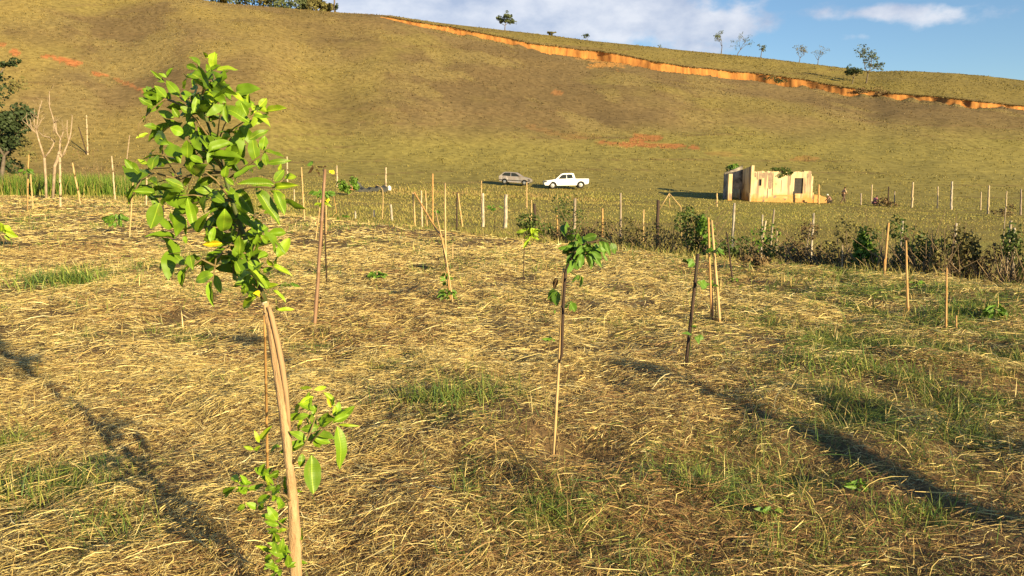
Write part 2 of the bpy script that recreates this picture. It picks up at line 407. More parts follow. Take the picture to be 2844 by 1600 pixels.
def blades(P, ang, H, W, lean, nseg, cols, curl=.6, tipw=.12):
    """upright grass blades rooted at P, leaning over towards ang"""
    n = len(P); t = np.linspace(0, 1, nseg + 1)
    d = np.stack([np.cos(ang), np.sin(ang)], -1)
    o = lean[:, None] * (t[None, :] * (1 - curl) + curl * t[None, :] ** 2) * H[:, None]
    X = P[:, 0, None] + d[:, 0, None] * o; Y = P[:, 1, None] + d[:, 1, None] * o
    Zc = P[:, 2, None] + H[:, None] * (t[None, :] - .28 * np.clip(lean, 0, 1.6)[:, None] * t[None, :] ** 2)
    fa = ang + np.pi / 2 + rng.uniform(-.9, .9, n)
    sx, sy = np.cos(fa)[:, None], np.sin(fa)[:, None]
    w = W[:, None] * (1 - (1 - tipw) * t[None, :] ** 1.5) / 2
    A = np.stack([X + sx * w, Y + sy * w, Zc], -1); B = np.stack([X - sx * w, Y - sy * w, Zc], -1)
    V = np.stack([A, B], 2).reshape(-1, 3)
    b = (np.arange(n) * (nseg + 1) * 2)[:, None] + (np.arange(nseg) * 2)[None, :]
    return V, np.stack([b, b + 1, b + 3, b + 2], -1).reshape(-1, 4), np.repeat(cols, (nseg + 1) * 2, 0)
def join(parts):
    vs, fs, cs = [], [], []; o = 0
    for v, f, c in parts: vs.append(v); fs.append(f + o); cs.append(c); o += len(v)
    return np.concatenate(vs), np.concatenate(fs), np.concatenate(cs)
def scatter(n, d0, d1, power, a0=-.76, a1=.76):
    """points in the wedge before the camera, thinning with distance"""
    t = rng.random(n); k = 2 - power
    d = (d0 ** k + (d1 ** k - d0 ** k) * t) ** (1 / k) if abs(k) > 1e-6 else d0 * (d1 / d0) ** t
    u = rng.uniform(a0, a1, n) ; x = u * (d + 1.0)
    return x, d
RED = np.array([(.36, .20, .085), (.26, .14, .06), (.44, .27, .11)])
PAL = np.array([(.74, .57, .205), (.84, .69, .30), (.57, .41, .14), (.33, .215, .085), (.17, .105, .045), (.90, .80, .44)])
GRN = np.array([(.20, .25, .045), (.12, .19, .035), (.30, .32, .07), (.085, .15, .035)])
GSPOT = [(at(*p), r) for p, r in (((192, 770), 1.1), ((1230, 1110), .55), ((1320, 1120), .4), ((1900, 1330), .4), ((1500, 1410), .35), ((2350, 960), 1.3), ((2550, 990), 1.1), ((2760, 830), 1.6), ((2480, 1130), .7), ((2350, 1190), .4), ((330, 1480), .25), ((100, 1390), .3), ((20, 1230), .3), ((1080, 1030), .3), ((600, 1080), .3), ((950, 960), .5), ((2150, 910), .6), ((2450, 1440), .4), ((2100, 1400), .3), ((1730, 920), .5), ((220, 1350), .3), ((2650, 1230), .8), ((2000, 760), 1.2), ((2600, 880), 1.8), ((2400, 800), 1.3))]
def greenness(x, y):
    g = sstep(.54, .74, fbm(x * .8, y * .8, 101, 4)) * .26
    g += sstep(.18, .55, x / y) * sstep(.38, .62, fbm(x * .5, y * .5, 102, 4)) * .42
    g += sstep(.48, .62, fbm(x * .35, y * .35, 104, 3)) * sstep(7, 14, y) * .30
    for p, r in GSPOT: g += .38 * np.exp(-((x - p.x) ** 2 + ((y - p.y) * .75) ** 2) / (r * r * .6))
    return np.clip(g, 0, .95) * (.25 + 1.1 * sstep(.42, .62, fbm(x * 2.6, y * 2.6, 105, 3)))
def brownness(x, y):
    b = sstep(.45, .66, fbm(x * .55, y * .55, 103, 4)) * .5
    p = at(1560, 1310); b += .9 * np.exp(-((x - p.x) ** 2 + (y - p.y) ** 2) / .5)
    b += .6 * sstep(-.02, .3, x / y) * sstep(9, 4, y)
    b += .38 * sstep(4.6, 3.0, y)
    return np.clip(b, 0, 1)
def straw_cols(x, y, n):
    br = brownness(x, y); gn = greenness(x, y)
    r = rng.random(n)
    k = np.where(r < .38, 0, np.where(r < .64, 1, np.where(r < .83, 2, np.where(r < .925, 3, np.where(r < .97, 4, 5)))))
    dk = rng.random(n) < br * .58
    k = np.where(dk, rng.choice([2, 3, 3, 4, 0], n), k)
    c = PAL[k]
    rd_ = rng.random(n) < .55 * np.clip(br, 0, 1) * sstep(.35, .6, fbm(x * .9, y * .9, 106, 3))
    c = np.where(rd_[:, None], RED[rng.integers(0, 3, n)], c)
    g = rng.random(n) < gn * .8
    c = np.where(g[:, None], GRN[rng.integers(0, 4, n)], c)
    return c * rng.uniform(.75, 1.18, n)[:, None]
M_straw = mat('straw', (.6, .45, .2), rough=.62, var=.18, scale=60, attr=True, spec=.3, detail=3, trans=.16)
def clumpz(x, y): return .055 * sstep(.45, .72, fbm(x * 1.7, y * 1.7, 111, 3)) + .035 * sstep(.4, .7, fbm(x * 4.5, y * 4.5, 112, 2))
def straw(n, d0, d1, power, nseg, lmin, lmax, w0, wk):
    x, y = scatter(n, d0, d1, power)
    dens = .30 + .70 * sstep(.28, .52, fbm(x * 1.3, y * 1.3, 113, 4))
    hole = np.exp(-((x - .36) ** 2 / .05 + (y - 4.02) ** 2 / .025)); ok = (edge(x, y) < .4 + rng.random(n) * 1.2) & (rng.random(n) < dens) & (rng.random(n) > hole * .9); x, y = x[ok], y[ok]; n = len(x)
    ang = 2.6 * np.pi * fbm(x * .55, y * .55, 114, 3) + rng.normal(0, 1.5 if lmax < .2 else .9, n) + rng.choice([0, 0, 0, 1.5], n)
    L = rng.uniform(lmin, lmax, n) * (1 + .5 * rng.random(n) ** 3); W = (w0 + wk * y) * rng.uniform(.6, 1.5, n)
    lift = rng.random(n) ** 1.6 * (.035 + clumpz(x, y)) + .004
    return ribbons(np.stack([x, y, 0 * x], -1), ang, L, W, lift, rng.normal(0, .13, n), rng.uniform(-.01, .05, n) * L * 2, rng.normal(0, .13, n), nseg, straw_cols(x, y, n))
V, Fq, Cc = join([straw(8000, 1.3, 6.5, 1.15, 4, .12, .28, .0022, .00024), straw(103000, 1.3, 6.5, 1.15, 2, .03, .10, .0020, .00026), straw(290000, 1.3, 6.5, 1.15, 1, .012, .055, .0022, .00030), straw(9000, 6, 16, 1.1, 3, .15, .30, .003, .00036), straw(280000, 6, 16, 1.1, 1, .04, .13, .0034, .00050), straw(140000, 15, 58, 1.3, 1, .08, .26, .004, .0008)])
st = np_mesh('cut_straw', V, Fq, M_straw, Cc); st['kind'] = 'stuff'; st['label'] = 'golden cut straw lying over the field'; st['category'] = 'straw'

# upright green and dry grass among the straw
def field_grass(n, d0, d1, power, hmin, hmax, w0, wk, nseg):
    x, y = scatter(n, d0, d1, power)
    g = greenness(x, y) * (.25 + .75 * sstep(.45, .6, fbm(x * 2.2, y * 2.2, 121, 3))) + .015
    ok = (edge(x, y) < 1.5) & (rng.random(n) < g); x, y = x[ok], y[ok]; n = len(x)
    P = np.stack([x, y, terr(x, y) + .005], -1)
    c = np.where((rng.random(n) < .75)[:, None], GRN[rng.integers(0, 4, n)], PAL[rng.integers(0, 4, n)]) * rng.uniform(.8, 1.25, n)[:, None]
    return blades(P, rng.uniform(0, 6.28, n), rng.uniform(hmin, hmax, n), (w0 + wk * y) * rng.uniform(.7, 1.4, n), rng.uniform(.1, 1.6, n), nseg, c)
M_blade = mat('grass_blade', (.2, .25, .05), rough=.6, var=.15, scale=40, attr=True, spec=.3, detail=2, trans=.3)
V, Fq, Cc = join([field_grass(90000, 1.6, 8, 1.1, .05, .17, .003, .0003, 3), field_grass(130000, 8, 40, 1.2, .08, .24, .004, .0006, 2)])
fg = np_mesh('field_grass', V, Fq, M_blade, Cc); fg['kind'] = 'stuff'; fg['label'] = 'short green grass growing up through the straw'; fg['category'] = 'grass'

# pasture grass between the field edge and the hill
def pasture(n, d0, d1, power, hmin, hmax, w0, wk, lean):
    x, y = scatter(n, d0, d1, power, -.8, .8)
    e = edge(x, y); ok = (e > .3) & (y < 96) & (rng.random(n) < .35 + .65 * sstep(.3, .6, fbm(x * .5, y * .5, 131, 4)) + (e < 6) * .3)
    x, y, e = x[ok], y[ok], e[ok]; n = len(x)
    u = x / y
    tall = np.exp(-((y - 76 + 12 * u) / 10) ** 2) * sstep(-.22, -.12, u) * sstep(.18, .06, u) * .9 + .5 * np.exp(-((e - 3) / 2.5) ** 2) * sstep(-.25, 0, u)
    H = rng.uniform(hmin, hmax, n) * (1 + 2.6 * tall) * np.where(e > 12, .36, .62) * (.6 + .8 * fbm(x * .3, y * .3, 133, 3)); 
    base = mixc((.40, .325, .095), (.36, .315, .075), sstep(.45, .62, fbm(x * .12, y * .12, 44, 4)))
    base = mixc(base, (.42, .29, .11), np.clip(tall * 1.1, 0, 1) * sstep(.3, .55, fbm(x * .4, y * .4, 134, 3)))
    base = mixc(base, (.20, .145, .06), (rng.random(n) < .10) * 1.0)
    gsel = (rng.random(n) < .22 + .2 * (e < 6)) * 1.0
    base = mixc(base, (.27, .28, .06), gsel * .8)
    c = base * rng.uniform(.88, 1.12, n)[:, None]
    return blades(np.stack([x, y, ground_z(x, y) - .01], -1), rng.uniform(0, 6.28, n), H, (w0 + wk * y) * rng.uniform(.7, 1.4, n), rng.uniform(.1, lean, n), 2, c)
V, Fq, Cc = join([pasture(75000, 9, 40, 1.1, .10, .30, .005, .0007, 1.3), pasture(90000, 38, 93, .9, .12, .36, .008, .0009, 1.2)])
pg = np_mesh('pasture_grass', V, Fq, M_blade, Cc); pg['kind'] = 'stuff'; pg['label'] = 'dry olive pasture grass between the field and the hill'; pg['category'] = 'grass'

# tufts on the hillside
def hill_tufts(n):
    u = rng.uniform(-.78, .78, n); y = 90 + (ridge_y(u) * 1.02 - 90) * rng.random(n) ** .8
    x = u * y
    ok = rng.random(n) < .25 + .75 * sstep(.38, .62, fbm(x * .10 + y * .05, y * .06 - x * .02, 82, 5)); u, y, x = u[ok], y[ok], x[ok]; n = len(u)
    ybk = np.interp(u, us, yb); hbk = np.interp(u, us, hb); cutz = np.where(y < ybk, np.clip(1 + (y - ybk) / 14, 0, 1) ** 1.6 * hbk, 0)
    near = (np.abs(y - ybk + .5) < 1.3) & (hbk > .1)
    u, y, x, cutz = u[~near], y[~near], x[~near], cutz[~near]; n = len(u)
    z = hill_z(u, y) - cutz
    c = hill_cover(x, y, (z - CAMZ) / y) * 1.15
    dk = rng.random(n) < .06
    c = np.where(dk[:, None], (.10, .085, .035), c) * rng.uniform(.8, 1.25, n)[:, None]
    H = rng.uniform(.10, .34, n) * np.where(dk, 1.3, 1)
    return [blades(np.stack([x + rng.normal(0, .12, n), y, z - .05], -1), rng.uniform(0, 6.28, n), H, rng.uniform(.08, .24, n) * (y / 150), rng.uniform(.2, 1.2, n), 1, c, tipw=.45) for _ in range(2)]
V, Fq, Cc = join(hill_tufts(80000))
ht = np_mesh('hill_tufts', V, Fq, M_blade, Cc); ht['kind'] = 'stuff'; ht['label'] = 'tufts of dry grass over the hillside'; ht['category'] = 'grass'

# grass hanging over the lip of the eroded bank
n = 5200; ui = rng.integers(0, len(us), n); ok = hb[ui] > .25; ui = ui[ok]; n = len(ui)
x = us[ui] * (yb[ui] + .1) + rng.normal(0, .15, n); y = yb[ui] + rng.uniform(-.15, .5, n)
V, Fq, Cc = blades(np.stack([x, y, hill_z(x / y, y) + .1], -1), rng.uniform(-2.4, -.7, n), rng.uniform(.2, .6, n), rng.uniform(.12, .4, n), rng.uniform(.4, 2.2, n), 2, np.array([(.20, .16, .06), (.13, .10, .04), (.28, .22, .08)])[rng.integers(0, 3, n)])
lt = np_mesh('bank_grass', V, Fq, M_blade, Cc); lt['kind'] = 'stuff'; lt['label'] = 'dry grass hanging over the lip of the eroded bank'; lt['category'] = 'grass'

# reeds at the far left
n = 7500
x = rng.uniform(-44, -24.5, n); y = 53 + rng.random(n) ** 1.3 * 7 + (x + 34) * -.12
ok = edge(x, y) > 0; 
pz = terr(x, y)
hh = rng.uniform(.7, 1.75, n) * (1 - .45 * sstep(-28, -24.5, x))
rc = np.array([(.11, .20, .025), (.17, .26, .035), (.26, .29, .05), (.34, .28, .08)])[rng.choice(4, n, p=[.4, .3, .18, .12])]
V, Fq, Cc = blades(np.stack([x, y, pz], -1), rng.uniform(0, 6.28, n), hh, rng.uniform(.03, .07, n), rng.uniform(.05, .5, n), 2, rc * rng.uniform(.8, 1.2, n)[:, None])
rd = np_mesh('reeds', V, Fq, M_blade, Cc); rd['kind'] = 'stuff'; rd['label'] = 'band of tall bright green reeds at the left'; rd['category'] = 'reeds'
# ------------------------------------------------------------------ the young citrus tree in the foreground
def leaf_mesh(name, material, fold=.18, droop=.2, wave=.03, seg=8, ps=.78, point=.88):
    """unit leaf: base at origin, tip at +Y, face up +Z, folded along the midrib, drooping to the tip"""
    vs, fs = [], []
    for i in range(seg + 1):
        t = i / seg
        w = .5 * (math.sin(math.pi * t ** point) ** ps) if 0 < t < 1 else (.035 if t == 0 else 0.0)
        z = -droop * t * t + wave * math.sin(t * 9)
        for sgn in (-1, -.5, 0, .5, 1):
            vs.append((sgn * w, t, z + fold * abs(sgn) * w * (1 - .35 * abs(sgn)) + .012 * math.sin(t * 13 + sgn) * abs(sgn) * 2))
    for i in range(seg):
        for j in range(4): fs.append((i * 5 + j, i * 5 + j + 1, i * 5 + j + 6, i * 5 + j + 5))
    me = bpy.data.meshes.new(name); me.from_pydata(vs, [], fs); me.update()
    me.polygons.foreach_set('use_smooth', [True] * len(me.polygons)); me.materials.append(material); return me
def leaf_mat(name, top, rough=.48, trans=.18):
    m, nt, b = new_mat(name); N = nt.nodes; L = nt.links
    tc = N.new('ShaderNodeTexCoord'); sx = N.new('ShaderNodeSeparateXYZ'); L.new(tc.outputs['Object'], sx.inputs[0])
    ab = N.new('ShaderNodeMath'); ab.operation = 'ABSOLUTE'; L.new(sx.outputs[0], ab.inputs[0])
    mr = N.new('ShaderNodeMapRange'); mr.inputs['From Min'].default_value = .008; mr.inputs['From Max'].default_value = .04; L.new(ab.outputs[0], mr.inputs['Value'])
    no = N.new('ShaderNodeTexNoise'); no.inputs['Scale'].default_value = 3; no.inputs['Detail'].default_value = 4
    oi = N.new('ShaderNodeObjectInfo'); ad = N.new('ShaderNodeVectorMath'); ad.operation = 'ADD'
    L.new(tc.outputs['Object'], ad.inputs[0]); L.new(oi.outputs['Random'], ad.inputs[1]); L.new(ad.outputs[0], no.inputs['Vector'])
    hs = N.new('ShaderNodeHueSaturation'); hs.inputs['Color'].default_value = (*top, 1)
    rv = N.new('ShaderNodeMapRange'); rv.inputs['To Min'].default_value = .72; rv.inputs['To Max'].default_value = 1.25; L.new(oi.outputs['Random'], rv.inputs['Value'])
    L.new(rv.outputs[0], hs.inputs['Value'])
    c1 = N.new('ShaderNodeMix'); c1.data_type = 'RGBA'; c1.blend_type = 'MULTIPLY'; c1.inputs[7].default_value = (.72, .78, .7, 1)
    L.new(no.outputs['Fac'], c1.inputs[0]); L.new(hs.outputs[0], c1.inputs[6])
    n2 = N.new('ShaderNodeTexNoise'); n2.inputs['Scale'].default_value = 2.2; n2.inputs['Detail'].default_value = 5; L.new(ad.outputs[0], n2.inputs['Vector'])
    sp_ = N.new('ShaderNodeMapRange'); sp_.inputs['From Min'].default_value = .60; sp_.inputs['From Max'].default_value = .72; sp_.inputs['To Max'].default_value = .7; L.new(n2.outputs['Fac'], sp_.inputs['Value'])
    c9 = N.new('ShaderNodeMix'); c9.data_type = 'RGBA'; c9.inputs[7].default_value = (.27, .27, .04, 1); L.new(sp_.outputs[0], c9.inputs[0]); L.new(c1.outputs[2], c9.inputs[6]); c1 = c9
    rib = N.new('ShaderNodeMix'); rib.data_type = 'RGBA'; rib.inputs[6].default_value = (min(1, top[0] * 1.7), min(1, top[1] * 1.45), top[2] * 1.8, 1)
    L.new(mr.outputs[0], rib.inputs[0]); L.new(c1.outputs[2], rib.inputs[7])
    L.new(rib.outputs[2], b.inputs['Base Color']); b.inputs['Roughness'].default_value = rough; b.inputs['Specular IOR Level'].default_value = .32
    wv = N.new('ShaderNodeTexWave'); wv.inputs['Scale'].default_value = 5; wv.inputs['Distortion'].default_value = 2; wv.bands_direction = 'Y'
    L.new(tc.outputs['Object'], wv.inputs['Vector'])
    bp = N.new('ShaderNodeBump'); bp.inputs['Strength'].default_value = .05; bp.inputs['Distance'].default_value = .05; L.new(wv.outputs['Fac'], bp.inputs['Height']); L.new(bp.outputs[0], b.inputs['Normal'])
    tr = N.new('ShaderNodeBsdfTranslucent'); ms = N.new('ShaderNodeMixShader'); ms.inputs[0].default_value = trans
    L.new(rib.outputs[2], tr.inputs['Color']); L.new(b.outputs[0], ms.inputs[1]); L.new(tr.outputs[0], ms.inputs[2])
    L.new(ms.outputs[0], nt.nodes['Material Output'].inputs['Surface']); return m
LM = {'g': leaf_mat('citrus_leaf', (.185, .31, .016)), 'y': leaf_mat('citrus_young_leaf', (.30, .42, .02)), 'Y': leaf_mat('yellowed_leaf', (.75, .60, .02), trans=.2),
      's': leaf_mat('sapling_leaf', (.115, .225, .024), rough=.5), 'd': leaf_mat('dry_leaf', (.10, .055, .025), rough=.8, trans=.1)}
LEAFV = {k: [leaf_mesh('leaf_' + k, m, f, d, w) for f, d, w in ((.2, .12, .02), (.5, .28, .03), (.1, .42, -.02), (.65, .05, .02), (.3, -.12, .03), (.4, .55, .05), (.9, .2, .04), (.15, .2, -.05))] for k, m in LM.items()}
def put_leaf(parent, base, tip, width, nrm, kind='g', name='leaf', var=None):
    base, tip = Vector(base), Vector(tip); a = tip - base; L = a.length
    if L < 1e-5: return
    a.normalize(); nrm = Vector(nrm); n = nrm - a * nrm.dot(a)
    n = n.normalized() if n.length > 1e-3 else a.orthogonal().normalized()
    s = a.cross(n)
    o = bpy.data.objects.new(name, random.choice(LEAFV[kind]) if var is None else LEAFV[kind][var]); C.objects.link(o)
    o.parent = parent
    M = Matrix(((s.x * width, a.x * L, n.x * L, base.x - parent.location.x), (s.y * width, a.y * L, n.y * L, base.y - parent.location.y), (s.z * width, a.z * L, n.z * L, base.z - parent.location.z), (0, 0, 0, 1)))
    o.matrix_basis = M
    return o
TY = 2.4
tree_base = Vector((at(838, 1885, TY).x, TY, 0)); tree_base.z = terr1(tree_base.x, TY)
tree = thing('citrus_tree', tree_base, 'tall young citrus tree with glossy bright green leaves in left foreground', 'tree')
M_bark = mat('tan_bark', (.52, .34, .175), rough=.8, var=.18, scale=45, col2=(.27, .165, .085), bump=.9, stretch=(1, 1, .16), spec=.2, detail=8, thr=(.3, .62))
M_stem = mat('green_stem', (.10, .13, .03), rough=.6, var=.3, scale=40, col2=(.05, .06, .02))
M_twig = mat('olive_twig', (.26, .19, .08), rough=.7, var=.3, scale=40)
M_split = mat('split_cane', (.43, .27, .14), rough=.75, var=.2, scale=30, bump=.4, stretch=(1, 1, .12))
def T(px, py, off=0.0): return at(px, py, TY + off)
ppm = F / TY
mb = MB()
tr_pts = [(838, 1930, 36), (832, 1800, 36), (823, 1620, 35), (819, 1500, 34), (815, 1410, 32), (811, 1360, 29), (806, 1310, 24), (801, 1280, 25), (796, 1220, 28), (791, 1160, 31), (783, 1080, 35), (771, 1000, 36), (759, 930, 32), (747, 880, 25), (740, 852, 19), (736, 840, 15)]
wob = [0, .002, -.002, .003, -.002, .004, -.003, .002, 0, .003, 0, 0, 0, 0, 0, 0]
tp = [T(a, b, w * 2) for (a, b, r), w in zip(tr_pts, wob)]; tr_ = [r / 2 / ppm for a, b, r in tr_pts]; TPp, TRr = [], []
for i in range(len(tp) - 1):
    for k in range(6):
        f = k / 6; TPp.append(tp[i].lerp(tp[i + 1], f) + Vector((random.gauss(0, .0004), random.gauss(0, .0004), 0))); kn = 1.14 if random.random() < .07 else 1.0
        TRr.append(lerp(tr_[i], tr_[i + 1], f) * random.uniform(.965, 1.035) * kn)
TPp.append(tp[-1]); TRr.append(tr_[-1])
mb.tube(TPp, TRr, 14)
mb.build('trunk', M_bark, tree, smooth=True)
mb = MB(); mb.tube([T(746, 852, -.012), T(755, 880, -.016), T(771, 950, -.016), T(784, 1020, -.016), T(794, 1090, -.012), T(800, 1150, -.004), T(805, 1205, .004)], [6 / ppm, 7 / ppm, 8 / ppm, 8 / ppm, 7 / ppm, 6 / ppm, 5 / ppm], 8)
mb.build('side_trunk', M_split, tree, smooth=True)
mb = MB(); mb.tube([T(736, 846), T(734, 836)], [8.5 / ppm, 7 / ppm], 10); mb.build('graft_scar', mat('pale_wood', (.75, .62, .45), rough=.8), tree)
main = [(735, 838, 0), (722, 800, 0), (714, 762, 0), (700, 705, .01), (672, 640, .0), (645, 560, -.02), (622, 480, -.01), (600, 410, 0), (572, 330, .01), (562, 265, 0), (570, 230, 0), (586, 205, -.01), (594, 180, -.01)]
mb = MB(); mb.tube([T(*p) for p in main], [9 / ppm, 8 / ppm, 8 / ppm, 7.5 / ppm, 7 / ppm, 6 / ppm, 5.5 / ppm, 4.5 / ppm, 3.5 / ppm, 3 / ppm, 2.8 / ppm, 2.2 / ppm, 1.5 / ppm], 8); mb.build('stem', M_stem, tree, smooth=True)
BR = [[(645, 560, -.02), (600, 500, -.06), (545, 460, -.09), (520, 535, -.10)], [(622, 480, -.01), (560, 470, .06), (500, 500, .10), (452, 430, .08), (448, 380, .06)],
      [(600, 410, 0), (548, 335, -.05), (500, 290, -.08), (458, 275, -.08), (420, 305, -.08), (385, 345, -.1), (384, 380, -.1)], [(572, 330, .01), (520, 270, .05), (470, 240, .06), (440, 215, .06)],
      [(640, 540, 0), (690, 520, -.06), (740, 520, -.08), (760, 522, -.09), (785, 500, -.10)], [(622, 480, 0), (660, 420, .04), (690, 340, .05), (700, 320, .05)],
      [(665, 640, .03), (650, 690, .06), (648, 760, .06)], [(690, 690, 0), (640, 680, -.05), (600, 720, -.06), (592, 770, -.06), (588, 800, -.06)],
      [(712, 740, 0), (735, 745, -.05), (758, 738, -.06)], [(660, 600, 0), (700, 620, -.05), (716, 648, -.06), (730, 668, -.06)], [(630, 500, 0), (700, 450, -.05), (735, 425, -.06), (745, 400, -.07)],
      [(600, 740, -.06), (560, 720, -.07), (525, 745, -.08), (515, 760, -.08)], [(390, 500, -.06), (380, 520, -.06), (360, 560, -.05)], [(500, 500, .02), (430, 480, -.04), (390, 500, -.06)],
      [(798, 1200, 0), (812, 1185, .02), (850, 1120, .06), (870, 1085, .07)], [(812, 1290, 0), (840, 1250, -.04), (862, 1200, -.04), (880, 1150, -.02), (886, 1110, 0)], [(862, 1230, -.04), (900, 1190, -.05), (925, 1170, -.05)],
      [(815, 1400, 0), (790, 1375, -.04), (760, 1370, -.05), (730, 1340, -.05), (690, 1350, -.06), (660, 1350, -.06)], [(820, 1480, 0), (780, 1455, -.03), (772, 1450, -.03)], [(823, 1580, 0), (790, 1550, -.04), (765, 1535, -.05), (760, 1560, -.05)]]
for b in BR:
    mb = MB(); k = len(b); mb.tube([T(*p) for p in b], [(3.2 - 1.8 * i / (k - 1)) / ppm for i in range(k)], 6); mb.build('branch', M_twig, tree, smooth=True)
A_, B_, C_, D_ = (340, 120, 5.152), (340, 380, 5.152), (440, 620, 5.5725), (600, 1040, 2.5875)
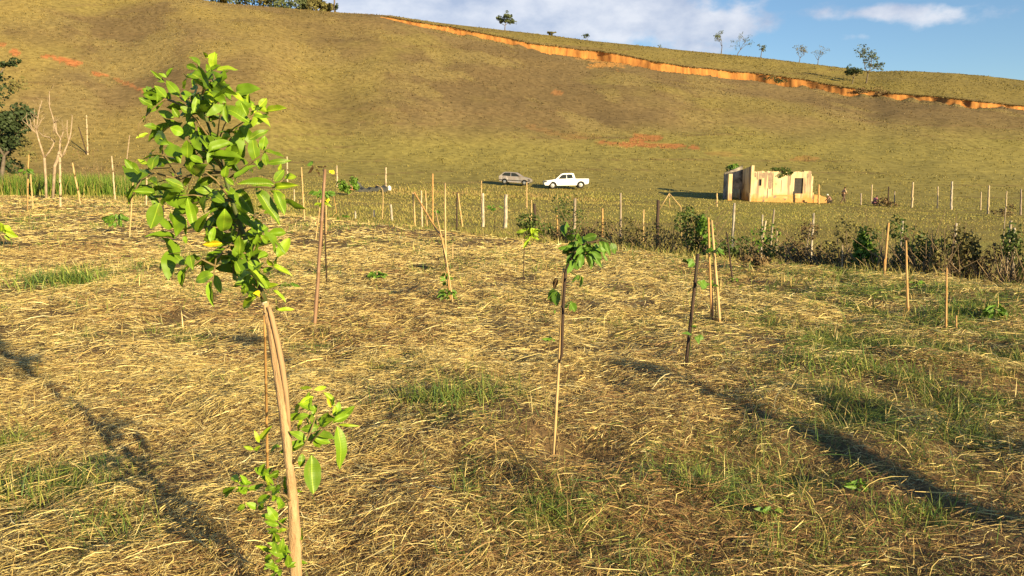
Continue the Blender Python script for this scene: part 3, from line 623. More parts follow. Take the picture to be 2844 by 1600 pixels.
LV = [(A_, 0, """1215,215,1340,110,55,y;1290,380,1300,130,105,y;1185,215,1160,125,70,y;1100,330,970,190,80;1270,410,1400,320,60;1340,390,1610,290,100,y;1240,420,1190,300,70;1120,495,910,400,120;1160,480,1190,400,80
650,490,720,360,60;600,560,405,395,45;630,490,540,420,45;600,560,500,520,40;820,750,620,540,110;815,775,660,690,60;620,780,480,610,125;470,690,375,610,120;430,890,250,800,95;440,900,320,1020,40;330,1040,260,1130,40
900,830,1000,640,160;1270,880,1290,635,185,y;1320,870,1410,690,70,y;1440,760,1420,590,120;1350,600,1230,545,30;1310,890,1790,1040,140;1020,1000,1080,740,85;1210,930,1090,840,80;980,1000,830,920,85;740,1070,520,960,95;800,1060,720,930,85
1740,830,1540,675,70,y;1840,860,1800,730,70,y;1780,1040,1700,850,85;1830,1040,1940,880,115;1890,1000,1890,840,75,y;1960,910,2060,790,90,y;1940,980,2060,890,70;2060,980,2340,930,85,y;1860,1050,2120,1095,55
1800,1110,1700,1320,145;1800,1380,2050,1240,85;1390,1270,1530,1270,85;1020,1130,890,1350,150;750,1165,385,1390,125;870,1290,680,1210,125;370,1290,210,1370,60,y;1250,1130,1160,1060,90;1330,1190,1260,1140,70"""),
      (A_, 1, """1080,380,920,320,85;1000,500,860,460,55;920,500,870,630,115;1010,510,1020,610,60;440,740,370,740,40;490,690,510,840,45;1000,640,1100,680,95;1060,720,1200,690,85;1060,990,1180,920,95;1250,880,1150,760,115;1340,920,1230,1040,140;1540,1120,1540,970,140;1650,980,1560,940,70;860,1130,600,1110,100;500,1210,370,1160,85;1490,1250,1640,1240,80;1220,1330,1100,1240,120;1400,1080,1260,1110,80;700,800,640,720,90;900,930,720,860,90;760,1250,880,1380,110;1100,1100,950,1080,80"""),
      (B_, 0, """850,300,590,10,175;930,300,930,40,125;1360,290,1190,180,115;1150,370,970,290,95;1130,600,1140,420,195;1110,680,1330,580,115;1280,780,1080,740,115;1500,420,1560,230,100;1460,580,1480,420,95;1620,640,1760,360,125;1860,20,1890,330,145;1590,690,1480,590,65;2170,690,1680,670,105;2150,740,1880,650,65;2190,720,2470,690,85,y;2060,410,2030,240,85;2070,380,2330,330,75;2020,200,2300,260,65;2000,190,2040,0,115;1960,470,2010,330,75;2180,640,2280,480,95;2320,570,2440,560,85,y;2230,480,2270,390,45,y
1650,760,1855,1080,165;1460,750,1640,860,125;1910,790,2240,1080,155;2180,790,2325,1060,125;1460,1030,1460,1430,185;870,800,530,930,155;870,720,630,600,95;930,880,1030,1300,115;1190,850,1060,1080,135;1360,1020,1270,1120,95;1270,800,1390,900,135;530,950,400,1290,195;500,700,370,590,105;160,690,50,980,70;430,800,170,780,85;230,520,100,380,115;370,410,230,340,60,y;420,470,440,200,135;560,230,580,130,90;510,430,560,380,75;1680,1080,1880,1290,115;1940,1370,2090,1260,115;1900,1260,1960,1200,85;1930,1380,1830,1330,75;1820,490,1850,470,60,y"""),
      (B_, 1, """1000,590,900,700,115;880,760,640,650,75;1480,900,1370,770,125;1620,740,1440,710,65;1700,960,1520,900,95;1560,990,1660,1200,135;1370,1110,1190,1330,175;1240,1080,1050,1380,105;960,1100,780,1130,95;930,1180,890,1420,95;840,520,750,460,115;850,330,640,290,105;820,830,780,1080,65;1040,700,1080,850,120;1300,130,1090,90,70;1430,140,1350,60,110;1560,150,1520,30,90;1560,200,1760,110,85;1700,250,1830,430,60;1330,480,1230,540,80;1450,300,1380,200,90;950,380,1010,500,120;720,560,690,460,60;1620,480,1560,400,110;1180,300,1100,200,90;1340,680,1290,620,90;1520,860,1700,850,80;1900,1100,2000,1120,50;1640,1240,1560,1330,90;1900,760,1960,700,70"""),
      (C_, 0, """985,310,695,330,85,Y;800,290,860,60,90;1260,480,1270,180,135;1540,170,1410,120,95;1580,190,1720,310,95;1800,270,1950,420,40;1150,560,960,520,95;1540,550,1700,460,105;1420,540,1380,330,95;1380,600,1600,750,175;1340,890,1200,570,125;1700,1000,1560,790,135;1630,770,1760,690,75;1760,660,1700,540,85,y;1770,670,2010,720,75,y;1660,1000,1810,940,85,y;1760,1050,1980,1180,65,y;1510,1140,1270,1320,115,y;1560,1110,1490,1080,85,Y;1840,1340,2090,1320,55,y;1830,1350,1845,1285,60,y;850,800,540,860,155;870,800,960,1060,105;840,900,820,1260,85;450,700,340,980,105;490,500,510,670,115;400,640,260,500,105;440,640,380,540,95;1320,920,1310,1100,65;1340,960,1360,1100,75"""),
      (C_, 1, """860,660,600,660,85;900,640,1080,600,105;830,660,780,760,105;980,370,790,580,95;740,780,620,790,95;400,190,420,300,65;1290,190,1450,150,95;740,290,780,170,85;1180,440,1160,260,110;1210,560,1130,480,90;1160,760,1180,620,70;1290,420,1390,500,80;1330,640,1400,790,70;1560,1000,1600,1180,90;1100,200,1180,60,110;430,120,480,30,90"""),
      (D_, 0, """705,110,795,90,30,y;690,100,605,95,25,y;660,260,660,140,52;600,280,505,330,45;665,290,570,310,42;715,220,700,275,35;840,190,790,135,35,y;830,240,800,180,20,Y;870,330,980,240,55;860,310,880,230,50;850,350,780,310,50;870,370,940,640,85;880,360,1000,370,20,y;650,470,565,410,52;660,480,700,430,35;650,490,480,555,62;460,520,370,530,42;685,580,690,825,110;620,570,610,660,48;330,470,385,385,35,y;310,490,290,430,25,y;270,540,205,520,25,y;320,510,280,545,25,y
380,720,295,680,50;380,720,400,670,40;410,740,440,700,45;345,760,400,725,30;490,830,595,840,42;500,820,505,765,36;400,860,450,820,45;395,870,290,920,50;310,975,345,925,35;345,790,240,835,45;150,805,55,870,50;165,775,105,710,45,y;255,780,170,780,32;290,960,245,930,40;205,930,160,985,35;350,830,410,810,35;445,970,490,910,45
440,1050,385,970,50;450,1080,365,1065,36;455,1085,495,1040,36;620,1190,615,1110,32;440,1210,410,1130,50;440,1285,410,1210,42;450,1285,480,1230,45;400,1280,310,1235,30,y;400,1290,340,1355,36;520,1340,505,1310,25;545,1350,575,1290,26;555,1350,640,1350,30;430,1390,395,1370,40;460,1400,455,1440,30;510,1280,545,1255,30""")]
ldep = {0: (-.10, .09), 1: (.07, .08)}
nleaf = 0
for (ox, oy, sc), deep, txt in LV:
    for rec in txt.replace('\n', ';').split(';'):
        r = rec.strip().split(',')
        x0, y0, x1, y1, w = [float(v) for v in r[:5]]; kind = r[5] if len(r) > 5 else 'g'
        mu, sg = ldep[deep]; off = random.gauss(mu, sg)
        if sc < 3: off = random.gauss(.035, .03) if x0 > 480 else random.gauss(-.05, .03)
        L2 = math.hypot(x1 - x0, y1 - y0) / sc / ppm
        w3 = w / sc / ppm * (1.12 if sc > 3 else 1.22)
        full = max(L2 * 1.05, w3 * (1.85 if sc > 3 else 1.8)) * (1.0 if L2 > w3 * 1.7 else random.uniform(.9, 1.05))
        dz = math.sqrt(max(full * full - L2 * L2, 0)) * random.choice((-1, -1, 1)) + random.gauss(0, .008)
        b = T(ox + x0 / sc, oy + y0 / sc, off); t = T(ox + x0 / sc + (x1 - x0) / sc * (1.06 if sc > 3 else 1.12), oy + y0 / sc + (y1 - y0) / sc * (1.06 if sc > 3 else 1.12), off + dz)
        if deep == 0: nr = Vector((.25, -1, .55)) + Vector((random.gauss(0, .3), random.gauss(0, .2), random.gauss(0, .3)))
        else: nr = Vector((random.gauss(-.1, .6), random.gauss(-.5, .4), random.gauss(.3, .6)))
        put_leaf(tree, b, t, w3, nr, kind); nleaf += 1
# more leaves along the low shoots
for px, py, off, L in ((835, 1125, .04, 44), (850, 1160, .02, 44), (885, 1185, -.02, 52), (872, 1215, -.03, 60), (905, 1150, .0, 46), (930, 1165, -.02, 50), (925, 1130, .0, 40), (690, 1345, -.05, 34), (728, 1322, -.04, 38), (752, 1362, -.05, 38), (776, 1380, -.04, 34), (668, 1352, -.06, 30), (765, 1440, -.03, 36), (772, 1475, -.03, 34), (765, 1520, -.05, 38), (785, 1545, -.04, 36), (755, 1560, -.05, 34), (800, 1570, -.04, 30), (770, 1590, -.04, 34)):
    for k in range(3):
        a = random.uniform(0, 6.28); l = L * random.uniform(.7, 1.1); b = T(px + random.gauss(0, 4), py + random.gauss(0, 4), off); t = T(px + math.cos(a) * l, py + math.sin(a) * l * .9, off + random.uniform(-.03, .03))
        put_leaf(tree, b, t, (t - b).length * random.uniform(.42, .5), Vector((random.gauss(.2, .5), random.gauss(-.6, .4), random.gauss(.6, .4))), random.choice('gggy')); nleaf += 1
# the rest of the crown: leaves in whorls on short twigs all round the stem
TW = []
for k in range(40):
    py = random.uniform(225, 800); ctr = np.interp(py, [200, 300, 400, 560, 700, 800], [578, 572, 588, 606, 655, 700]); hwid = np.interp(py, [200, 300, 400, 560, 700, 800], [45, 110, 140, 130, 75, 35])
    TW.append((ctr + random.gauss(0, .48) * hwid, py, random.gauss(.04, .11)))
for q in ((405, 470), (385, 520), (430, 545), (480, 640), (560, 720), (470, 705), (780, 560), (705, 320), (450, 270), (765, 700)): TW.append((q[0], q[1], random.gauss(-.02, .06)))
def as_mesh(parts, name, parent, material):
    vs, fs, o = [], [], 0
    for ob in parts:
        me = ob.data; n = len(me.vertices); co = np.empty(n * 3); me.vertices.foreach_get('co', co); co = co.reshape(-1, 3)
        Mx = np.array(ob.matrix_basis); vs.append(co @ Mx[:3, :3].T + Mx[:3, 3]); q = np.empty(len(me.polygons) * 4, np.int32); me.polygons.foreach_get('vertices', q); fs.append(q.reshape(-1, 4) + o); o += n
        bpy.data.objects.remove(ob)
    return np_mesh(name, np.concatenate(vs), np.concatenate(fs), material, smooth=True, parent=parent)
spare = []
for px, py, off in TW:
    for k in range(random.randint(3, 6)):
        a = random.uniform(0, 6.28); L = random.uniform(38, 76)
        b = T(px + random.gauss(0, 8), py + random.gauss(0, 10), off + random.gauss(0, .015)); t = T(px + math.cos(a) * L, py + math.sin(a) * L * .85 - 6, off + random.uniform(-.05, .05))
        lf = put_leaf(tree, b, t, (t - b).length * random.uniform(.42, .52), Vector((random.gauss(0, .7), random.gauss(-.3, .7), random.gauss(.4, .6))), 'g')
        if lf is not None: spare.append(lf)
    q = T(px, py, off); zs = [(T(*p), p) for p in main]; near = min(zs, key=lambda z: (z[0] - q - Vector((0, 0, -.05))).length)[0]
    mb = MB(); mb.tube([near, near.lerp(q, .5) + Vector((0, 0, .012)), q], [2.2 / ppm, 1.8 / ppm, 1.2 / ppm], 5); mb.build('twig', M_twig, tree, smooth=True)
keep = max(0, 300 - nleaf); spare.sort(key=lambda ob: ob.matrix_basis.translation.y)      # nearest stay leaves of their own
inner = as_mesh(spare[keep:], 'inner_leaves', tree, LM['g']); inner['kind'] = 'stuff'
# ------------------------------------------------------------------ stakes, posts and saplings on the field
M_cane = mat('dry_cane', (.55, .38, .17), rough=.6, var=.25, scale=14, col2=(.40, .26, .11), stretch=(1, 1, .3), spec=.35)
M_cane2 = mat('orange_cane', (.52, .30, .11), rough=.6, var=.25, scale=14, col2=(.42, .23, .08), stretch=(1, 1, .3), spec=.35)
M_pale = mat('pale_pole', (.58, .46, .29), rough=.8, var=.3, scale=14, col2=(.30, .22, .13), stretch=(1, 1, .4))
M_white = mat('whitewashed_post', (.56, .49, .38), rough=.9, var=.25, scale=12, col2=(.20, .16, .12), stretch=(1, 1, .4))
M_grey = mat('weathered_post', (.42, .34, .25), rough=.9, var=.4, scale=16, col2=(.16, .12, .085), stretch=(1, 1, .2), bump=.5)
M_dark = mat('dark_stick', (.085, .052, .036), rough=.8, var=.35, scale=24, col2=(.035, .024, .02), stretch=(1, 1, .2), bump=.4)
M_brownc = mat('brown_cane', (.30, .175, .095), rough=.55, var=.3, scale=16, col2=(.19, .105, .06), stretch=(1, 1, .15), spec=.4)
def pole(name, pts, wid, material, label, cat, group=None, nodes=.32, sides=7, wob=.14, sink=.12, top_cap=True):
    """one stick: pts world points from foot to top, wid diameters (m) at foot and top; cane joints every `nodes` metres"""
    pts = [Vector(p) for p in pts]; P = [pts[0] - Vector((0, 0, sink))]; 
    seg = []
    tot = sum((pts[i + 1] - pts[i]).length for i in range(len(pts) - 1))
    r0, r1 = wid[0] / 2, wid[1] / 2
    R = [r0]; run = 0
    for i in range(len(pts) - 1):
        n = max(2, int((pts[i + 1] - pts[i]).length / .22))
        for k in range(n):
            t = k / n; p = pts[i].lerp(pts[i + 1], t); f = (run + t * (pts[i + 1] - pts[i]).length) / tot
            r = lerp(r0, r1, f)
            j = Vector((random.gauss(0, 1), random.gauss(0, 1), 0)) * r * wob if (i or k) else Vector()
            P.append(p + j); R.append(r * random.uniform(.92, 1.08))
        run += (pts[i + 1] - pts[i]).length
    P.append(pts[-1]); R.append(r1)
    if nodes:                                   # joints stand proud
        d = random.uniform(.1, nodes)
        Q, S = [], []
        acc = 0
        for i in range(len(P) - 1):
            Q.append(P[i]); S.append(R[i]); L = (P[i + 1] - P[i]).length
            while d < acc + L and L > 1e-4:
                t = (d - acc) / L; q = P[i].lerp(P[i + 1], t); rr = lerp(R[i], R[i + 1], t); ax = (P[i + 1] - P[i]).normalized()
                Q += [q - ax * rr * .5, q, q + ax * rr * .5]; S += [rr, rr * 1.25, rr]; d += nodes * random.uniform(.8, 1.2)
            acc += L
        Q.append(P[-1]); S.append(R[-1]); P, R = Q, S
    m = MB(); m.tube(P, R, sides); o = m.build(name, material, None, origin=pts[0], smooth=True)
    return tag(o, label, cat, group)
def foot(px, py, Y=None):
    if Y is None: return at(px, py)
    p = at(px, py, Y); return gpt(p.x, Y)
def stake(bx, by, tx, ty, w, material, label, Y=None, name='support_stake', cat='stake', group='support stakes on the field', lean=None, wtop=None, nodes=.32):
    b = foot(bx, by, Y); t = at(tx, ty, b.y + (random.gauss(0, .06) if lean is None else lean))
    d0 = w * b.y / F
    return pole(name, [b, t], (d0, d0 * (wtop or .8)), material, label, cat, group, nodes=nodes)
G_FAR = 'stakes beyond the field edge'; G_FEN = 'old fence posts'; G_PAS = 'posts in the pasture'
c, o2, p_, w_, g_, d_ = M_cane, M_cane2, M_pale, M_white, M_grey, M_dark
# near the camera
stake(742, 1330, 734, 850, 8, M_cane2, 'thin orange cane leaning against the graft of the citrus tree', Y=3.55, lean=-1.08, wtop=.6)
stake(874, 905, 903, 470, 11, M_brownc, 'tall brown jointed bamboo pole just right of the citrus tree', wtop=.75, nodes=.55)
stake(1536, 1306, 1566, 745, 9, M_cane, 'slim tan stake holding the leafy sapling at the centre of the picture', wtop=.7, nodes=.5)
stake(1905, 1018, 1938, 705, 10, M_dark, 'thick dark brown leaning stake with a blunt top right of centre', wtop=.95, nodes=0)
stake(1976, 891, 1967, 604, 7, o2, 'left of the two orange canes standing close together', nodes=.4)
stake(1999, 899, 1976, 612, 9, M_cane, 'right and thicker of the two orange canes standing close together', nodes=.4)
stake(1981, 892, 1976, 775, 5, M_dark, 'short dark stick between the feet of the paired orange canes', nodes=0)
stake(2035, 781, 2018, 644, 5, d_, 'thin dark crooked stick right of the paired orange canes')
stake(2455, 768, 2468, 619, 7, o2, 'orange cane leaning right before the brush at far right')
stake(2522, 876, 2516, 667, 7, o2, 'tall orange stake with a dark leaf tip at right')
stake(2627, 921, 2629, 744, 6, o2, 'straight orange stake nearest the right edge of the picture')
stake(2656, 917, 2656, 876, 5, o2, 'stub of a stake just right of the straight orange stake')
# left part of the field
stake(168, 576, 166, 437, 7, p_, 'whitest and thickest pole before the green reeds')
stake(224, 568, 201, 452, 5, M_cane, 'cane leaning left before the reeds, right of the white pole')
stake(320, 555, 310, 434, 5, p_, 'pale knotted stake at the right end of the reeds')
stake(75, 583, 80, 430, 4, o2, 'thin brown stake behind the little papaya before the reeds', Y=33)
stake(90, 560, 85, 485, 4, M_cane, 'short cane beside the little papaya before the reeds', Y=34)
stake(360, 658, 370, 498, 4, M_cane, 'thin bowed cane seen left under the citrus crown')
stake(406, 571, 408, 494, 5, p_, 'pale stake half hidden by the left leaves of the citrus crown')
stake(454, 623, 452, 564, 5, d_, 'short dark stake under the left leaves of the citrus crown')
stake(846, 612, 837, 465, 5, M_cane, 'tall thin cane between citrus crown and brown bamboo pole')
stake(877, 667, 891, 555, 4, M_cane, 'yellow cane leg slanting left of the brown bamboo pole')
stake(905, 650, 906, 535, 4, M_cane, 'yellow cane leg directly right of the brown bamboo pole')
tag_p = pole('bent_cane', [foot(922, 604), at(935, 590, foot(922, 604).y), at(925, 535, foot(922, 604).y)], (.03, .02), o2, 'reddish bent cane right of the brown bamboo pole', 'stake', 'support stakes on the field')
stake(987, 607, 987, 586, 5, w_, 'left of two tiny white pegs on the field edge', name='peg', nodes=0)
stake(1039, 605, 1039, 583, 5, w_, 'right of two tiny white pegs on the field edge', name='peg', nodes=0)
stake(1089, 614, 1085, 568, 7, w_, 'short thick white peg on the field edge', name='peg', nodes=0)
b = foot(1062, 608)
pole('hooked_cane', [b, at(1064, 560, b.y), at(1063, 528, b.y), at(1056, 518, b.y + .1), at(1040, 513, b.y + .3)], (.05, .03), M_cane, 'cane with its top bent over left, beside the dark sheet', 'stake', 'support stakes on the field')
stake(1153, 630, 1147, 534, 6, M_cane, 'knotted cane at the left of the group behind the leaning canes')
stake(1172, 634, 1170, 529, 6, p_, 'straight pale cane second in the group behind the leaning canes')
stake(1186, 600, 1182, 529, 4, M_cane, 'thin cane third in the group behind the leaning canes', Y=30)
stake(1202, 617, 1202, 482, 5, o2, 'tallest dark footed cane behind the leaning canes')
b = foot(1253, 832)
pole('leaning_cane', [b, at(1228, 664, b.y + .1), at(1150, 534, b.y + .9)], (.03, .022), o2, 'long cane of the teepee slanting far to the left', 'stake', 'teepee canes')
pole('leaning_cane', [foot(1249, 825), at(1240, 730, b.y), at(1237, 673, b.y + .1), at(1236, 509, b.y + .5)], (.028, .022), M_cane, 'tallest upright cane of the teepee over the small green plant', 'stake', 'teepee canes')
pole('leaning_cane', [foot(1257, 838), at(1240, 720, b.y), at(1209, 583, b.y + .3)], (.022, .016), M_cane, 'shorter cane of the teepee slanting slightly left', 'stake', 'teepee canes')
stake(1258, 730, 1257, 676, 3, M_cane, 'thin low cane just right of the teepee')
stake(1267, 600, 1270, 534, 5, d_, 'dark stick crossing a pale cane right of the teepee', Y=27)
stake(1284, 630, 1272, 537, 5, M_cane, 'pale cane crossing a dark stick right of the teepee')
# fence line and stakes along the far edge
def fp(*a, **k): return stake(*a, name='fence_post', cat='post', group=G_FEN, nodes=0, **k)
fp(1341, 630, 1341, 537, 9, w_, 'left of two pale fence posts below the silver car')
fp(1403, 634, 1406, 540, 11, w_, 'right of two pale fence posts below the silver car')
stake(1337, 570, 1337, 502, 4, M_cane, 'thin cane left below the silver car', Y=40, group=G_FAR)
stake(1463, 560, 1463, 506, 4, M_cane, 'thin stake below the nose of the silver car', Y=52, group=G_FAR)
stake(1476, 612, 1476, 555, 4, M_cane, 'thin cane touching a dark fence post left of the large dark bush', Y=24, group=G_FAR)
fp(1486, 620, 1484, 565, 9, d_, 'dark fence post left of the large dark bush', Y=23.5)
stake(1549, 675, 1546, 579, 5, o2, 'cane in front of the large dark bush')
fp(1595, 640, 1597, 551, 10, g_, 'gnarled fence post at the right side of the large dark bush', Y=21)
stake(1673, 666, 1673, 579, 6, o2, 'straight cane above the leafy sapling')
fp(1724, 660, 1724, 536, 7, g_, 'slim grey fence post with brush round its foot', Y=19.6)
stake(1785, 699, 1788, 582, 5, M_cane, 'wavy cane between slim grey post and burnt post')
fp(1826, 670, 1828, 556, 11, d_, 'burnt black fence post left of the cane gate frame', Y=18.6)
b = foot(1893, 685)
fr_ = thing('cane_gate_frame', b, 'pointed frame of pale canes left of the ruined house', 'frame')
for pts in ([b - Vector((0, 0, .1)), at(1893, 640, b.y), at(1891, 574, b.y)], [at(1892, 576, b.y), at(1859, 537, b.y)], [at(1859, 537, b.y), at(1830, 584, b.y)], [at(1859, 537, b.y + .1), at(1860, 577, b.y + .1)]):
    m = MB(); m.tube(pts, .016, 6); m.build('cane', M_cane, fr_, smooth=True)
m = MB(); m.tube([at(1830, 584, b.y), at(1829, 640, b.y), foot(1829, 690, b.y)], .014, 6); m.build('cane', M_cane, fr_, smooth=True)
stake(1991, 575, 1991, 537, 5, M_cane, 'low post before the dark left wall of the ruined house', Y=66, name='post', cat='post', group=G_PAS)
fp(2034, 662, 2040, 564, 8, w_, 'straight white fence post below the ruined house', Y=17.6)
stake(2106, 734, 2127, 613, 6, p_, 'pale stick leaning right out of the brush heap')
fp(2117, 650, 2118, 596, 5, w_, 'short white post behind the pale leaning stick', Y=17)
fp(2136, 690, 2150, 582, 6, g_, 'grey post leaning right below the ruined house', Y=16.6)
stake(2157, 711, 2158, 636, 4, p_, 'thin pale stick right of the grey leaning post')
fp(2254, 672, 2260, 592, 7, w_, 'bent white fence post below the walking person', Y=16.2)
stake(2232, 672, 2252, 617, 4, g_, 'grey stick leaning against the bent white fence post', Y=16.1)
stake(2340, 735, 2340, 680, 4, p_, 'thin pale stick in the green brush', Y=13.8)
fp(2505, 650, 2507, 613, 7, w_, 'white post top sticking out of the brush', Y=14.6)
fp(2653, 660, 2656, 620, 8, w_, 'pale knobbed post top above the tallest vine bush', Y=13.6)
fp(2795, 735, 2808, 613, 9, g_, 'grey leaning fence post at the right edge', Y=12.6)
fp(2815, 770, 2817, 633, 9, w_, 'whitish fence post at the right edge', Y=12.4)
stake(2791, 650, 2793, 575, 3, g_, 'thin grey stick left of the right edge posts', Y=14, group=G_FAR)
# pasture posts near the house and beyond the crest
def pp(*a, **k): return stake(*a, name='post', cat='post', group=G_PAS, nodes=0, **k)
pp(2274, 557, 2274, 513, 6, o2, 'post beside the low broken wall right of the ruined house', Y=76)
pp(2391, 563, 2391, 537, 5, g_, 'short stump post between the walking and the right crouching person', Y=76)
pp(2421, 552, 2422, 513, 4, p_, 'slim pale post behind the crouching person in pink', Y=80)
pp(2468, 545, 2468, 518, 4, d_, 'small dark post right of the crouching person in pink', Y=82)
pp(2485, 556, 2485, 531, 4, g_, 'low grey stick right of the small dark post', Y=78)
pp(2533, 562, 2536, 506, 6, p_, 'tall pale leaning post right of all the people', Y=74)
pp(2605, 559, 2605, 518, 4, p_, 'slim post left of the thickest right hand post', Y=75)
pp(2643, 560, 2644, 504, 7, w_, 'thickest tall pale post in the right hand row', Y=74)
pp(2725, 562, 2725, 533, 4, p_, 'low slim post in the right hand row', Y=75)
pp(2745, 576, 2747, 515, 6, p_, 'tall pale post second from the right edge', Y=68)
pp(2796, 564, 2796, 531, 4, p_, 'low thin post near the right edge', Y=72)
pp(2836, 580, 2836, 525, 5, g_, 'brown post at the very right edge of the pasture', Y=66)
stake(797, 470, 797, 435, 5, p_, 'far pale stake behind the right leaves of the citrus crown', Y=88, group=G_FAR)
stake(817, 566, 817, 526, 4, p_, 'small pale stake right of the citrus crown', Y=42, group=G_FAR)
stake(936, 516, 936, 460, 5, p_, 'far stake left of the dark sheet heap', Y=84, group=G_FAR)
stake(1072, 524, 1072, 465, 6, p_, 'far stake beside the white drum', Y=82, group=G_FAR)
stake(240, 381, 240, 320, 4, p_, 'lone pale pole on the slope right of the bare trees', Y=108, group=G_FAR)
stake(238, 380, 218, 352, 3, d_, 'dark stick leaning on the lone pale pole', Y=108, group=G_FAR)

# saplings
def sapling(px, py, leaves, stem, label, Y=None, kind='s', stem_mat=None, r=.006, name='sapling', group='young saplings', radii=None):
    b = foot(px, py, Y); th = thing(name, b, label, 'sapling', group)
    pts = [b - Vector((0, 0, .05))] + [at(x, y, b.y + (.03 if i < len(stem) * .2 else -.016)) for i, (x, y) in enumerate(stem)]
    m = MB(); m.tube(pts, radii or [r * (1 - .6 * i / (len(pts) - 1)) for i in range(len(pts))], 6); m.build('stem', stem_mat or M_twig, th, smooth=True)
    for (x0, y0, x1, y1, w, *kk) in leaves:
        off = random.gauss(-.02, .05); 
        p0 = at(x0, y0, b.y + off); p1 = at(x1, y1, b.y + off + random.gauss(0, .04))
        put_leaf(th, p0, p1, max(w * b.y / F, .25 * (p1 - p0).length) * 1.1, Vector((random.gauss(.2, .4), random.gauss(-.8, .3), random.gauss(.5, .4))), kk[0] if kk else kind)
    return th
def auto_leaves(cx, cy, rw, rh, n, L, droop=.5, kind=None):
    out = []
    for _ in range(n):
        a = random.uniform(0, 6.28); q = random.random() ** .5
        x = cx + math.cos(a) * q * rw * .6; y = cy + math.sin(a) * q * rh * .6
        l = L * random.uniform(.6, 1.2); dx = math.cos(a) * l; dy = abs(math.sin(a)) * l * droop + l * .25 * random.random()
        out.append((x, y, x + dx, y + dy, l * .42) + ((kind,) if kind else ()))
    return out
gq = [(1480 + a / 4.829, 600 + b / 4.829, 1480 + c_ / 4.829, 600 + d / 4.829, w / 4.829) for a, b, c_, d, w in (
    (490, 150, 400, 230, 70), (560, 170, 480, 250, 110), (610, 230, 590, 320, 50), (560, 250, 430, 340, 95), (620, 270, 640, 340, 55), (860, 260, 670, 310, 100), (570, 370, 510, 470, 65), (620, 380, 600, 480, 75), (660, 400, 640, 480, 70), (720, 380, 690, 500, 75),
    (740, 440, 780, 540, 65), (890, 340, 970, 520, 90), (960, 350, 1050, 510, 60), (1050, 360, 1125, 490, 95), (990, 350, 1020, 440, 45), (850, 480, 900, 610, 85), (920, 500, 990, 610, 45), (800, 500, 820, 680, 65), (680, 520, 800, 660, 115), (590, 530, 690, 640, 95),
    (560, 550, 450, 680, 85), (520, 600, 520, 740, 95), (570, 600, 600, 720, 95), (770, 400, 830, 450, 55), (700, 300, 660, 390, 80), (640, 330, 560, 330, 70), (790, 460, 760, 600, 80), (880, 400, 830, 500, 80), (650, 480, 560, 560, 80),
    (330, 1010, 180, 1110, 85), (330, 1010, 300, 1200, 125), (330, 1020, 230, 1170, 90), (330, 1020, 345, 1150, 80), (470, 1160, 440, 1250, 45), (490, 1160, 580, 1290, 90), (500, 1170, 510, 1280, 60), (480, 1150, 560, 1210, 60), (600, 800, 520, 880, 35), (620, 800, 590, 890, 35), (640, 800, 630, 960, 45), (300, 1260, 290, 1310, 35))]
gq += auto_leaves(1620, 690, 66, 44, 40, 32, .8)
gq += [(1480 + 330 / 4.829, 600 + 830 / 4.829, 1480 + 245 / 4.829, 600 + 990 / 4.829, 6, 'd'), (1480 + 335 / 4.829, 600 + 840 / 4.829, 1480 + 290 / 4.829, 600 + 970 / 4.829, 6, 'd'), (1533, 942, 1515, 930, 9), (1533, 940, 1518, 946, 8), (1534, 942, 1541, 948, 7)]
sp = sapling(1542, 1308, gq, [(1546, 1150), (1553, 1010), (1560, 985), (1564, 850), (1570, 760), (1578, 735), (1600, 690), (1630, 675), (1665, 668)], 'leafy green sapling with drooping leaves tied to the slim tan stake', stem_mat=M_dark, radii=[.003, .003, .004, .0085, .009, .009, .0085, .006, .004, .003])
for pts in ([(1572, 745), (1590, 700), (1598, 650), (1588, 632)], [(1630, 675), (1665, 660), (1695, 672)], [(1552, 830), (1545, 810), (1540, 805)], [(1560, 860), (1572, 845), (1580, 838)], [(1572, 750), (1600, 765), (1612, 766)]):
    m = MB(); m.tube([at(x, y, sp.location.y + .01) for x, y in pts], .0035, 5); m.build('leaf_stalk', M_stem, sp, smooth=True)
m = MB(); m.tube([foot(1531, 1275), at(1522, 1180, sp.location.y - .1), at(1508, 1060, sp.location.y - .1), at(1516, 1000, sp.location.y - .05), at(1533, 942, sp.location.y)], .0028, 5); m.build('runner', M_twig, sp, smooth=True)
sapling(1912, 1022, [(1915, 730, 1905, 712, 18), (1930, 735, 1908, 722, 20), (1925, 728, 1912, 742, 16), (1945, 780, 1965, 800, 20), (1940, 780, 1950, 805, 18), (1936, 783, 1958, 792, 14), (1925, 800, 1905, 808, 16), (1930, 903, 1925, 912, 14), (1935, 935, 1955, 940, 16), (1930, 935, 1945, 948, 14), (1920, 930, 1905, 920, 10)], [(1918, 940), (1932, 850), (1936, 780), (1932, 735)], 'sparse vine with few leaves on the thick dark stake', stem_mat=M_stem, r=.004)
sapling(1990, 896, auto_leaves(1988, 695, 18, 14, 14, 20) + auto_leaves(1976, 790, 10, 25, 7, 18), [(1985, 800), (1986, 700)], 'small sapling tied between the paired orange canes', r=.006)
sapling(2036, 783, auto_leaves(2035, 776, 22, 8, 8, 14, .3), [(2036, 770)], 'low seedling at the foot of the thin dark crooked stick', r=.004)
sapling(1452, 797, auto_leaves(1470, 640, 30, 14, 16, 22, .8, 'y') + auto_leaves(1475, 660, 18, 20, 6, 20, 1.2, 'y'), [(1455, 720), (1458, 655), (1466, 640)], 'thin stemmed sapling with a yellow green drooping crown', stem_mat=M_dark, r=.008)
sapling(1374, 660, auto_leaves(1376, 575, 22, 10, 9, 14, .3), [(1374, 610), (1376, 572)], 'small umbrella shaped sapling between the pale fence posts', stem_mat=M_dark, r=.010)
